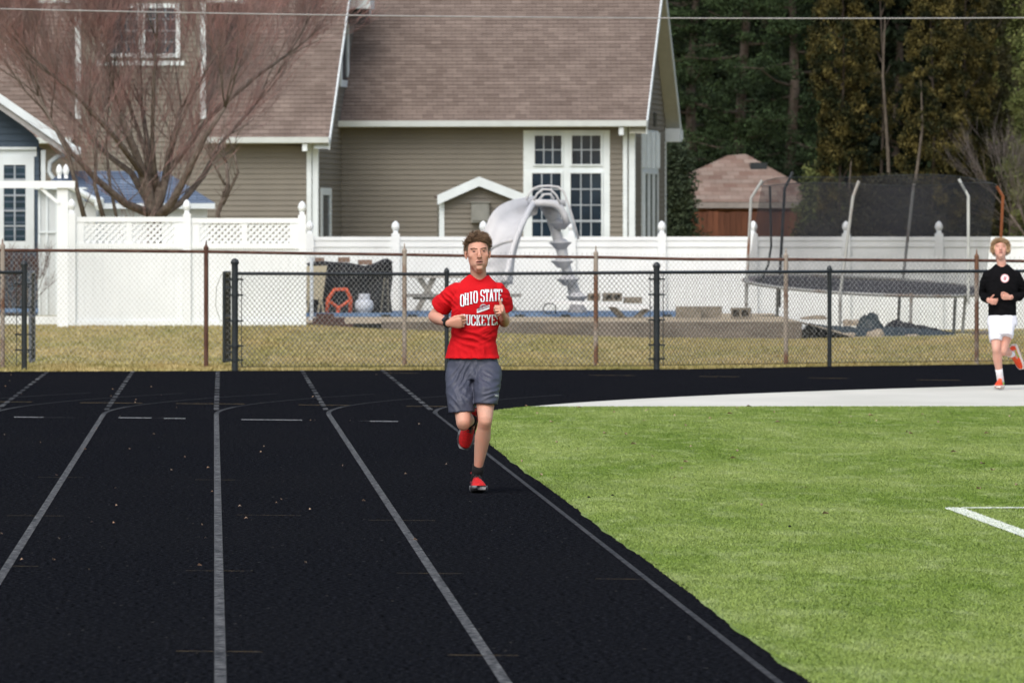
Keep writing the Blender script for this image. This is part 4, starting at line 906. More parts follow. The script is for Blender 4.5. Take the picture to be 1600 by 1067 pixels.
# orange sled / chair frame
Yo = 159.2; q = lambda px, py: W(px, py, Yo); of_ = thing('chair_frame', 'bright orange hexagonal tube frame in front of the black tarp', 'frame', W(527, 489, Yo)); ORA = M('orange_plastic', (.62, .10, .035), .45, var=.1)
m = MB(); m.tube([q(511, 489), q(512.5, 468), q(523, 452.5), q(541, 452), q(548, 467), q(547, 489)], .034, 8); m.build('frame', ORA, of_, smooth=True)
m = MB(); m.tube([q(514, 470), q(529, 481)], .026, 8); m.tube([q(546, 470), q(529, 481)], .026, 8); m.tube([q(529, 480), q(528, 489)], .035, 8); m.build('crossbar', ORA, of_)
# propane tank
Yn = 159.3; q = lambda px, py: W(px, py, Yn); p = q(569, 489); WM = M('white_tank', (.60, .64, .70), .35, var=.06); pt = thing('propane_tank', 'squat white propane tank beside the orange frame', 'gas tank', p); m = MB()
m.lathe((p.x, p.y, p.z + .0), [(.10, 0), (.11, .02), (.145, .05), (.163, .10), (.163, .15), (.15, .20), (.11, .235), (.04, .25)], 20); m.build('tank', WM, pt, smooth=True)
m = MB(); m.lathe((p.x, p.y, p.z + .22), [(.085, 0), (.1, .04), (.1, .10), (.09, .115)], 16); m.build('collar', WM, pt); m = MB(); m.lathe((p.x, p.y, p.z - .02), [(.11, 0), (.11, .03)], 16); m.build('foot_ring', WM, pt); m = MB(); m.lathe((p.x, p.y, p.z + .335), [(.03, 0), (.05, .01), (.03, .03)], 8); m.build('valve', BLACKM, pt)
# small ladder leaning on the tarp
Yl = 159.5; q = lambda px, py: W(px, py, Yl); ld = thing('ladder', 'thin pale metal ladder leaning against the right end of the black tarp', 'ladder', q(602, 489)); 
m = MB(); m.tube([q(595, 489), q(601, 434)], .018, 6); m.tube([q(607, 489), q(606, 434)], .012, 6); m.build('rail', M('dull_olive_metal', (.14, .13, .10), .6, var=.2), ld); m = MB()
for k in range(5): m.tube([q(596 + k, 480 - 10 * k), q(607, 480 - 10 * k)], .01, 6)
m.build('rung', M('dull_metal_grey', (.13, .13, .12), .6), ld)
# picnic table
Yt2 = 164.0; q = lambda px, py, Y=Yt2: W(px, py, Y); pt = thing('picnic_table', 'weathered white-grey picnic table with crossed legs against the white fence', 'table', W(720, 489, Yt2)); WG = M('weathered_white_wood', (.40, .39, .36), .85, var=.15, scale=5); GWD = M('grey_wood', (.30, .29, .265), .9, var=.2, scale=6, stretch=(.3, 1, 3))
m = MB(); a_, b_ = q(640, 431), q(800, 436)
for k in range(5): m.box(a_.x, b_.x, Yt2 - .4 + k * .16, Yt2 - .26 + k * .16, a_.z - .04, a_.z)
m.build('tabletop', WG, pt)
for yo in (-.75, .65):
    m = MB(); z_ = q(700, 459, Yt2 + yo).z; m.box(q(634, 0).x, q(812, 0).x, Yt2 + yo - .13, Yt2 + yo + .13, z_ - .06, z_); m.build('bench', GWD, pt)
for (xa, xb) in (((678, 433), (651, 489)), ((655, 433), (690, 489)), ((768, 436), (806, 489)), ((795, 436), (765, 489))):
    m = MB(); m.beam(q(*xa, Yt2 - .3), q(*xb, Yt2 - .3), .05, .10); m.build('leg', GWD, pt)
m = MB(); m.beam(q(645, 464, Yt2 - .62), q(800, 466, Yt2 - .62), .04, .09); m.build('brace', GWD, pt)
# slide
Ys = 161.0; sl = thing('pool_slide', 'grey moulded pool slide with curving chute and handrails', 'slide', W(830, 489, Ys)); q = lambda px, py, Y=Ys: W(px, py, Y)
Lp = [(834, 309, 161.7), (826, 310, 161.5), (812, 312, 161.3), (797, 316, 161.0), (783, 322, 160.8), (773, 331, 160.6), (766, 342, 160.5), (759, 360, 160.4), (753, 380, 160.3), (750, 402, 160.2), (752, 424, 160.1), (758, 441, 160.0)]
Rp = [(843, 316, 161.1), (836, 317, 160.9), (831, 321, 160.6), (827, 328, 160.3), (822, 338, 160.0), (815, 352, 159.8), (808, 367, 159.6), (801, 386, 159.5), (797, 402, 159.4), (793, 425, 159.2), (788, 441, 159.1)]
def resamp(P, n):
    P = np.array(P, float); t = np.linspace(0, len(P) - 1, n); return [tuple(np.interp(t_, range(len(P)), P[:, k]) for k in range(3)) for t_ in t]
Lq = resamp(Lp, 41); Rq = resamp(Rp, 41); nu = 15; V = []; Fc = []
# smooth the chute path a little
def smooth(P, it=6):
    P = [list(p) for p in P]
    for _ in range(it):
        Q = [p[:] for p in P]
        for i in range(1, len(P) - 1):
            for k in range(len(P[i])): P[i][k] = (Q[i - 1][k] + 2 * Q[i][k] + Q[i + 1][k]) / 4
    return P
Lq, Rq = smooth(Lq), smooth(Rq)
cen = [q(*(((l[0] + r_[0]) / 2), (l[1] + r_[1]) / 2, (l[2] + r_[2]) / 2)) for l, r_ in zip(Lq, Rq)]
for i in range(41):
    A = q(*Lq[i]); B = q(*Rq[i]); t = (cen[min(40, i + 1)] - cen[max(0, i - 1)]).normalized(); sd = (B - A); nrm = sd.cross(t).normalized()
    if nrm.y < 0: nrm = -nrm      # dips away from the viewer
    for j in range(nu):
        u = j / (nu - 1); d = .26 * (1 - (2 * u - 1) ** 4) ** .8
        lip = -.03 if j in (0, nu - 1) else 0
        V.append(A + sd * u + nrm * (d + lip * 0))
for i in range(40):
    for j in range(nu - 1): k = i * nu + j; Fc.append((k, k + 1, k + nu + 1, k + nu))
ch = link('chute', raw_mesh('chute', np.array(V) - np.array(ORG[sl.name]), np.array(Fc), [GREYP], smooth=True), sl); md = ch.modifiers.new('thickness', 'SOLIDIFY'); md.thickness = .03
m = MB(); m.tube([q(*p) for p in Lq], .03, 8); m.tube([q(*p) for p in Rq], .055, 8); m.tube([q(*p) for p in smooth([(752, 410, 160.05), (757, 394, 160.0), (768, 384, 159.9), (785, 378, 159.7), (801, 375, 159.5)], 2)], .035, 8); m.build('chute_lip', GREYP, sl, smooth=True)
m = MB(); P0 = [(835, 317, 160.6), (850, 313, 160.6), (875, 315, 160.7), (888, 326, 160.7), (893, 338, 160.7)]
m.beam(q(829, 317, 161.0), q(879, 318, 161.1), .55, .12); m.tube([q(*p, 160.75) for p in smooth([(834, 318), (852, 317), (866, 318), (876, 323), (882, 334), (886, 350)], 1)], .065, 8); m.build('platform', GREYP, sl, smooth=True)
for pts in ([(822, 313), (827, 301), (833, 294), (840, 290.5), (857, 290.5), (875, 291), (882, 297), (887, 317), (897, 346), (904, 374)], [(834, 313), (839, 302), (846, 294), (863, 294), (869, 304), (876, 320)], [(842, 312), (848, 301), (862, 301), (866, 311)]):
    m = MB(); yo = 160.5 + .35 * (len(pts) % 3); m.tube([q(*p, yo) for p in smooth([(p[0], p[1], 0) for p in pts], 1) for p in [p[:2]]], .019, 8); m.build('handrail', GREYP, sl, smooth=True)
# spiral column with step plates
m = MB(); ax = [(862, 322), (864, 338), (869, 364), (877, 390), (885, 420), (895, 448), (901, 472)]
pts = [q(*p, 161.3) for p in ax]; m.tube(pts, [.22, .13, .09, .10, .09, .10, .12], 12); m.build('support_column', GREYP, sl, smooth=True)
DG = M('dark_grey_plastic', (.22, .22, .22), .6, var=.2)
for k, (px, py) in enumerate(((869, 349), (876, 380), (885, 409), (893, 437), (900, 464))):
    c0 = q(px, py, 161.2); a = .5 + k * 1.1; m = MB(); m.lathe((c0.x + .08 * math.cos(a), c0.y + .08 * math.sin(a), c0.z), [(.09, -.11), (.16, -.03), (.20, 0), (.21, .015), (.13, .03), (.09, .08)], 14); m.build('step', [GREYP, DG][k % 2] if k > 3 else GREYP, sl, smooth=True)
m = MB(); m.tube([q(884, 318, 161.5), q(893, 345, 161.5), q(900, 372, 161.5)], .018, 6); m.build('ladder_rail', WHITE2, sl)
# diving board
Yd = 157.5; q = lambda px, py, Y=Yd: W(px, py, Y); db = thing('diving_board', 'white diving board on a low V-shaped stand beside the slide foot', 'diving board', W(980, 500, Yd))
m = MB(); m.beam(q(860, 470.5, 157.8), q(1017, 480.5, Yd), .46, .05); m.build('board', M('white_board', (.74, .76, .78), .4, var=.04), db)
m = MB(); m.beam(q(955, 478), q(975, 499, Yd + .1), .12, .07); m.beam(q(1012, 482), q(990, 500, Yd), .12, .09); m.beam(q(972, 499), q(992, 500), .2, .04); m.build('stand', BLOCK, db)
m = MB(); m.tube([q(*p, 157.2) for p in ((868, 491), (868, 478), (862, 474), (852, 475), (848, 483), (853, 490), (862, 490))], .012, 6); m.build('rail_loop', BLACKM, db, smooth=True)
HOLE = M('dark_hollow', (.02, .018, .015), .95)
def cblock(px, py, Y, w, h, lab, holes=2, d=.2, rot=0.1):
    p = W(px, py, Y); t = thing('concrete_block', lab, 'block', p, 'concrete blocks left on the terrace'); m = MB(p, (math.cos(rot), math.sin(rot), 0)); bw = .035; n = holes or 1; hw = (w - bw * (n + 1)) / n
    if holes:
        m.box(-w / 2, w / 2, 0, d, 0, bw); m.box(-w / 2, w / 2, 0, d, h - bw, h)
        for k in range(n + 1): x = -w / 2 + k * (hw + bw); m.box(x, x + bw, 0, d, bw, h - bw)
        m.box(-w / 2 + .002, w / 2 - .002, d - .03, d - .002, bw, h - bw)
    else: m.box(-w / 2, w / 2, 0, d, 0, h)
    m.build('block_body', BLOCK, t)
cblock(929, 470, 158.6, .20, .13, 'grey hollow block just left of the rusty post, behind the diving board', 1)
cblock(958, 471, 158.7, .32, .15, 'hollow block with two openings lying behind the diving board', 2)
cblock(990, 474, 158.6, .30, .11, 'flat grey-tan slab block at the free end of the diving board', 0)
cblock(1076, 497, 156.0, .42, .20, 'left of the two rough blocks right of the tall black post', 0, .2, .02)
cblock(1110, 497, 156.3, .40, .20, 'darker right one of the two rough blocks right of the tall black post', 0, .2, -.05)
cblock(1157, 498, 156.0, .34, .19, 'hollow block standing under the left trampoline leg', 2, .2, -.15)
# pump / hose heap at column foot
m = MB(); p = W(902, 491, 161.0); m.lathe((p.x, p.y, p.z), [(.17, 0), (.16, .08), (.11, .18), (.09, .24)], 14); tag(m.build('slide_footing', M('grey_footing', (.30, .30, .31), .8, var=.2), loc=p, smooth=True), 'flared grey footing under the spiral slide column', 'footing')

# ------------------------------------------------------------------ trampoline
Ym = 160.0; tr = thing('trampoline', 'large round trampoline with black safety net on bent rusty poles', 'trampoline', W(1350, 525, Ym)); q = lambda px, py, Y=Ym: W(px, py, Y)
cx = q(1353, 450).x; Rt = (q(1545, 450).x - q(1163, 450).x) / 2
def rimz(x, y): # slightly tilted mat: measured heights left, right, back
    l = q(1165, 441).z; r_ = q(1545, 458).z; f = (x - (cx - Rt)) / (2 * Rt); return l + (r_ - l) * f + (y - Ym) / Rt * .14 + .03
STEEL = M('galvanised_pipe', (.26, .27, .26), .6, col2=(.15, .10, .07), scale=2.5, contrast=(.5, .7))
RP_ = M('rusting_pipe', (.33, .34, .33), .7, col2=(.19, .10, .065), scale=1.6, contrast=(.52, .66))
ring = []
for k in range(49):
    g = 2 * math.pi * k / 48; x = cx + Rt * math.cos(g); y = Ym + Rt * math.sin(g); ring.append(Vector((x, y, rimz(x, y))))
m = MB(); m.tube(ring, .03, 8); m.build('rim', STEEL, tr, smooth=True)
V = [(cx, Ym, rimz(cx, Ym) + .02)]; Fc = []
for rr in (.5, .93):
    for k in range(48): g = 2 * math.pi * k / 48; x = cx + Rt * rr * math.cos(g); y = Ym + Rt * rr * math.sin(g); V.append((x, y, rimz(x, y) + (.01 if rr < .9 else 0.0) + .02 * math.sin(3 * g)))
for k in range(48): Fc.append((0, 1 + k, 1 + (k + 1) % 48)); Fc.append((1 + k, 49 + k, 49 + (k + 1) % 48, 1 + (k + 1) % 48))
m = MB(); m.v = [Vector(v) for v in V]; m.f = Fc; m.m = [0] * len(Fc); m.build('jump_mat', M('black_mesh_mat', (.05, .048, .055), .9, var=.1), tr)
m = MB()
for k in range(96):
    g = 2 * math.pi * k / 96; A = Vector((cx + Rt * .93 * math.cos(g), Ym + Rt * .93 * math.sin(g), 0)); A.z = rimz(A.x, A.y); B = Vector((cx + Rt * .99 * math.cos(g), Ym + Rt * .99 * math.sin(g), 0)); B.z = rimz(B.x, B.y); m.tube([A, B], .014, 4, False)
m.build('springs', M('faded_spring_pad', (.22, .20, .22), .8, var=.3, scale=8), tr)
for (x0, y0, x1, y1, Y_) in ((1166, 444, 1166, 480, Ym), (1215, 448, 1214, 500, Ym + 1.4), (1313, 455, 1312, 522, Ym - 2.0), (1406, 455, 1403, 505, Ym + 2.1), (1424, 458, 1422, 528, Ym - 2.05), (1493, 458, 1490, 522, Ym + 1.2), (1509, 459, 1503, 529, Ym - 1.0)):
    a_, b_ = q(x0, y0, Y_), q(x1, y1, Y_); b_.z = min(b_.z, .05 if x0 > 1250 else b_.z); m = MB(); m.tube([a_, b_], .028, 8); m.build('leg', STEEL, tr)
poles = [((1166, 474), (1167, 441), (1173.5, 310), (1191, 282), Ym - .1, RP_), ((1218, 480), (1218, 441), (1226, 295), (1239, 269), Ym + 1.7, BLACKM), ((1313, 470), (1313.6, 454), (1333, 307), (1342, 283), Ym - 2.2, RP_),
         ((1411, 455), (1411, 435), (1422, 340), (1428, 287), Ym + 2.2, STEEL), ((1513, 475), (1513, 454), (1513, 307), (1498, 280), Ym - 1.4, M('pale_pipe', (.45, .47, .46), .5, var=.12)), ((1562, 475), (1564, 371), (1567, 307), (1557, 291), Ym - .1, M('rust_red_pipe', (.22, .075, .03), .85, var=.25))]
for *pp, Y_, mt in poles: m = MB(); m.tube([q(*p, Y_) for p in pp], .027, 8); m.build('net_pole', mt, tr)
NET = bpy.data.materials.new('black_netting'); NET.use_nodes = True; nn = NET.node_tree.nodes; ll = NET.node_tree.links; pb = nn['Principled BSDF']; pb.inputs['Base Color'].default_value = (.016, .018, .026, 1); pb.inputs['Roughness'].default_value = .8
nz = nn.new('ShaderNodeTexNoise'); nz.inputs['Scale'].default_value = 1.3; tc = nn.new('ShaderNodeTexCoord'); ll.new(tc.outputs['Object'], nz.inputs[0]); mr = nn.new('ShaderNodeMapRange'); mr.inputs[1].default_value = .3; mr.inputs[2].default_value = .7; mr.inputs[3].default_value = .26; mr.inputs[4].default_value = .40; ll.new(nz.outputs[0], mr.inputs[0]); ll.new(mr.outputs[0], pb.inputs['Alpha'])
V = []; Fc = []; K = 72
def topy(px): return float(np.interp(px, [1190, 1240, 1300, 1400, 1500, 1558], [284, 271, 272, 274, 276, 290]))
for k in range(K):
    g = 2 * math.pi * k / K; rr = Rt * (.97 + .012 * math.sin(9 * g)); x = cx + rr * math.cos(g); y = Ym + rr * math.sin(g); V.append((x, y, rimz(x, y) + .03))
    xt = cx + .1 + (Rt * .98) * math.cos(g) - .02; yt = Ym + Rt * .98 * math.sin(g); px = 1374 + 184 * math.cos(g); f = .5 - .5 * math.sin(g)
    zt_ = W(px, 0, yt).z * 0 + q(px, 288 - 14 * max(0, math.sin(g)) + 2.5 * math.sin(4 * g + .6), yt).z; xt = q(px, 290, yt).x; V.append((xt, yt, zt_))
for k in range(K): a_, b_ = 2 * k, 2 * ((k + 1) % K); Fc.append((a_, b_, b_ + 1, a_ + 1))
m = MB(); m.v = [Vector(v) for v in V]; m.f = Fc; m.m = [0] * len(Fc); no = m.build('safety_net', NET, tr, smooth=True)
m = MB(); m.tube([Vector(V[2 * k + 1]) for k in range(K)] + [Vector(V[1])], .006, 5); m.build('net_cord', BLACKM, tr)
m = MB(); m.tube([q(1188, 441, Ym - .5), q(1200, 415, Ym - .5), q(1205, 384, Ym - .5), q(1204, 340, Ym - .5), q(1203, 291, Ym - .5)], .022, 6); m.build('net_zip', BLACKM, tr)
# dark pond liner heap and stones beneath
LIN = M('dark_green_liner', (.007, .016, .018), .5, col2=(.026, .042, .052), scale=3, bump=.5, bscale=8)
def heap(name, lab, cat, pts, Y, depth, mat, n=40, seed=0, amp=.05):
    """lumpy heap: pts = [(px, top_py)], base at ground"""
    r_ = random.Random(seed); V = []; Fc = []; xs_ = np.linspace(pts[0][0], pts[-1][0], n); J = 12; c0 = W((pts[0][0] + pts[-1][0]) / 2, 525, Y); c0.z = 0
    for i, px in enumerate(xs_):
        ty = float(np.interp(px, [p[0] for p in pts], [p[1] for p in pts])); zt_ = W(px, ty, Y).z
        for j in range(J + 1):
            t = math.pi * j / J; y = Y - math.cos(t) * depth; z = max(-.08, (zt_ + .06) * math.sin(t) ** .7 - .06 + amp * math.sin(px * .31 + j * 1.7 + seed) * math.sin(t) * .6); V.append((W(px, 500, y).x - c0.x, y - c0.y, z - c0.z))
    for i in range(n - 1):
        for j in range(J): k = i * (J + 1) + j; Fc.append((k, k + J + 1, k + J + 2, k + 1))
    o = link(name, raw_mesh(name, V, np.array(Fc), [mat], smooth=True)); o.location = c0; ORG[o.name] = c0; return tag(o, lab, cat)
heap('pond_liner', 'crumpled dark blue-green liner lying flat under the trampoline', 'tarp', [(1253, 520), (1262, 506), (1290, 510), (1320, 511), (1350, 514), (1400, 512), (1450, 516), (1490, 522), (1496, 526)], 156.5, .8, LIN, 60, 1)
heap('bundled_tarp', 'dark green bundled sheet forming the tallest lump under the trampoline', 'tarp', [(1338, 512), (1345, 499), (1352, 493), (1362, 491), (1371, 494), (1377, 508), (1382, 514)], 157.4, .35, LIN, 40, 2, .08)
heap('tarp_ridge', 'long black sagging plastic ridge at the right under the trampoline', 'tarp', [(1380, 514), (1390, 503), (1402, 500), (1420, 506), (1450, 511), (1480, 519), (1492, 525)], 157.6, .4, TARP, 40, 3, .04)
STN = M('tan_stone', (.24, .20, .15), .95, col2=(.36, .31, .24), scale=5, bump=.5)
def stone(px, py, Y, w, h, lab, grp='stones scattered round the terrace', mat=None):
    p = W(px, py, Y); bm = bmesh.new(); bmesh.ops.create_icosphere(bm, subdivisions=2, radius=1)
    for v in bm.verts: k = 1 + .16 * math.sin(v.co.x * 5 + px) + .12 * math.sin(v.co.z * 6 + py); v.co = Vector((v.co.x * w / 2 * k, v.co.y * w * .4 * k, max(-.2, v.co.z) * h * k))
    me = bpy.data.meshes.new('stone'); bm.to_mesh(me); bm.free(); me.materials.append(mat or STN); o = link('stone', me); o.location = p; return tag(o, lab, 'stone', grp)
stone(1370, 525, 155.3, .34, .12, 'palest flat tan stone, in front of the dark liner')
stone(1262, 525, 155.3, .26, .14, 'brown stone touching the right end of the concrete wall', mat=CONC)
stone(1325, 526, 155.2, .30, .08, 'low tan stone left of the palest one, in front of the liner')
stone(1425, 527, 155.2, .24, .07, 'small tan stone to the right of the palest one')
stone(1532, 526, 156, .30, .12, 'grey-brown stone at the foot of the right-hand rusty fence post', mat=CONC)
stone(1330, 507, 157.8, .34, .10, 'brown-tan stone left of the bundled dark sheet')
stone(1275, 498, 158.5, .5, .06, 'flat tan stone on the gravel edge left of the liner')
# white base board and low shrub bed by the blue house
m = MB(); a_, b_ = W(-40, 510, 151.5), W(97, 494, 151.5); m.box(a_.x, b_.x, 151.5, 151.6, a_.z - .1, b_.z); tag(m.build('border_board', WHITE, loc=(a_.x, 151.5, a_.z)), 'low white vinyl border board at the far left, beside the arbor post', 'border')
m = MB(); a_, b_ = W(-10, 488, 156), W(60, 482, 156); m.box(a_.x, b_.x, 156, 156.1, a_.z, b_.z); tag(m.build('blue_rail', BLUE, loc=(a_.x, 156, a_.z)), 'low blue rail behind the white border board', 'rail')
# ------------------------------------------------------------------ runners
def skin_mat(name, base, lip=(.30, .10, .085)):
    m = M(name, base, .55, col2=tuple(c * k for c, k in zip(base, (1.12, .92, .88))), scale=9, spec=.35, bump=.04, bscale=120)
    m.node_tree.nodes['Principled BSDF'].inputs['Subsurface Weight'].default_value = .12
    m.node_tree.nodes['Principled BSDF'].inputs['Subsurface Radius'].default_value = (.02, .008, .005)
    return m
class Vol:
    """closed lofted volumes joined by voxel remeshing into one continuous surface"""
    def __init__(s): s.v = []; s.f = []
    def loft(s, pts, rad, side=(1, 0, 0), n=20, p=2.0, caps=True):
        """pts: centres; rad: (r_side, r_other) per centre"""
        pts = [Vector(q) for q in pts]; rad = [(r, r) if not isinstance(r, (tuple, list)) else r for r in rad]; side = Vector(side)
        rings = []
        def frame(k):
            t = (pts[min(k + 1, len(pts) - 1)] - pts[max(k - 1, 0)]).normalized(); a = (side - t * side.dot(t)).normalized(); return t, a, t.cross(a)
        t, a, b = frame(0); seq = []
        if caps:
            for g in (85, 65, 45, 22): c, q = math.cos(R(g)), math.sin(R(g)); seq.append((pts[0] - t * q * min(rad[0]) * .9, rad[0][0] * c, rad[0][1] * c, a, b))
        for k in range(len(pts)): t, a, b = frame(k); seq.append((pts[k], *rad[k], a, b))
        if caps:
            for g in (22, 45, 65, 85): c, q = math.cos(R(g)), math.sin(R(g)); seq.append((pts[-1] + t * q * min(rad[-1]) * .9, rad[-1][0] * c, rad[-1][1] * c, a, b))
        i0 = len(s.v)
        for c, ra, rb, a, b in seq:
            for j in range(n):
                g = 2 * math.pi * j / n; cx_, sx = math.cos(g), math.sin(g)
                if p != 2: cx_ = math.copysign(abs(cx_) ** (2 / p), cx_); sx = math.copysign(abs(sx) ** (2 / p), sx)
                s.v.append(tuple(c + a * (ra * cx_) + b * (rb * sx)))
        for k in range(len(seq) - 1):
            for j in range(n): u = i0 + k * n + j; w = i0 + k * n + (j + 1) % n; s.f.append((u, w, w + n, u + n))
        s.f.append(tuple(i0 + j for j in reversed(range(n)))); s.f.append(tuple(i0 + (len(seq) - 1) * n + j for j in range(n)))
    def ball(s, c, r, n=14):
        r = (r, r, r) if not isinstance(r, (tuple, list)) else r; c = Vector(c); pts = []; rr = []
        i0 = len(s.v); K = 9
        for k in range(K + 1):
            t = math.pi * (k + .02) / (K + .04)
            for j in range(n): g = 2 * math.pi * j / n; s.v.append((c.x + r[0] * math.sin(t) * math.cos(g), c.y + r[1] * math.sin(t) * math.sin(g), c.z - r[2] * math.cos(t)))
        for k in range(K):
            for j in range(n): u = i0 + k * n + j; w = i0 + k * n + (j + 1) % n; s.f.append((u, w, w + n, u + n))
        s.f.append(tuple(i0 + j for j in reversed(range(n)))); s.f.append(tuple(i0 + K * n + j for j in range(n)))
    def xform(s, i0, Mx):
        for i in range(i0, len(s.v)): s.v[i] = tuple(Mx @ Vector(s.v[i]))
    def remesh(s, vox, smooth=3, keep=.5):
        me = bpy.data.meshes.new('tmp'); me.from_pydata(s.v, [], s.f); me.update()
        o = bpy.data.objects.new('tmp', me); C.objects.link(o)
        r_ = o.modifiers.new('r', 'REMESH'); r_.mode = 'VOXEL'; r_.voxel_size = vox
        if smooth: q = o.modifiers.new('s', 'SMOOTH'); q.factor = keep; q.iterations = smooth
        dg = bpy.context.evaluated_depsgraph_get(); ev = o.evaluated_get(dg); out = bpy.data.meshes.new_from_object(ev, depsgraph=dg)
        bpy.data.objects.remove(o); bpy.data.meshes.remove(me)
        co = np.empty(len(out.vertices) * 3, dtype=np.float32); out.vertices.foreach_get('co', co); co = co.reshape(-1, 3)
        no = np.empty(len(out.vertices) * 3, dtype=np.float32); out.vertices.foreach_get('normal', no); return out, co.astype(float), no.reshape(-1, 3).astype(float)
def setco(me, co, smooth=True):
    me.vertices.foreach_set('co', np.asarray(co, dtype=np.float32).ravel())
    if smooth: me.polygons.foreach_set('use_smooth', np.ones(len(me.polygons), dtype=bool))
    me.update()
def gau(co, c, s): s = np.array(s if isinstance(s, (tuple, list)) else (s, s, s)); return np.exp(-(((co - np.array(c)) / s) ** 2).sum(1))
def V3(*a): return Vector(a)

def hand(vol, wrist, dirv, palm_n, thumb_side, curl, thumb_dir=None, s=1.0):
    """fist-like relaxed hand. dirv: wrist->knuckles, palm_n: direction the palm faces, thumb_side: towards the thumb"""
    d = Vector(dirv).normalized(); t = Vector(thumb_side); t = (t - d * t.dot(d)).normalized(); p = Vector(palm_n); p = (p - d * p.dot(d) - t * p.dot(t)).normalized(); w = Vector(wrist)
    L = .088 * s
    vol.loft([w - d * .01, w + d * L * .35, w + d * L * .75, w + d * L], [(.024 * s, .019 * s), (.034 * s, .018 * s), (.041 * s, .017 * s), (.039 * s, .014 * s)], side=t, n=16, p=2.4)
    vol.ball(w + d * L * .4 + t * .022 * s + p * .012 * s, .019 * s)
    for k, (off, l, r) in enumerate(((.0340, 1.0, .0088), (.0116, 1.08, .0090), (-.0108, 1.0, .0088), (-.0325, .82, .0080))):
        q = w + d * L * (1.0 - .03 * abs(k - 1)) + t * off * s; a = 0; pts = [q - d * .012]; r_ = [r * s * 1.05]
        seg = (.042 * l * s, .026 * l * s, .021 * l * s)
        for j in range(3):
            a += curl[j] + .06 * k; dd = d * math.cos(a) + p * math.sin(a); pts.append(pts[-1] + dd * (seg[j] + (.012 if j == 0 else 0))); r_.append(r * s * (1 - .07 * (j + 1)))
        vol.loft(pts, r_, side=t, n=10)
    td = Vector(thumb_dir).normalized() if thumb_dir is not None else (d * .75 + t * .35 + p * .5).normalized()
    b0 = w + d * L * .22 + t * .024 * s + p * .006; b1 = b0 + (td * .7 + t * .3).normalized() * .036 * s; b2 = b1 + td * .032 * s; b3 = b2 + td * .024 * s
    vol.loft([b0, b1, b2, b3], [.0155 * s, .0128 * s, .0112 * s, .0098 * s], side=d, n=10)

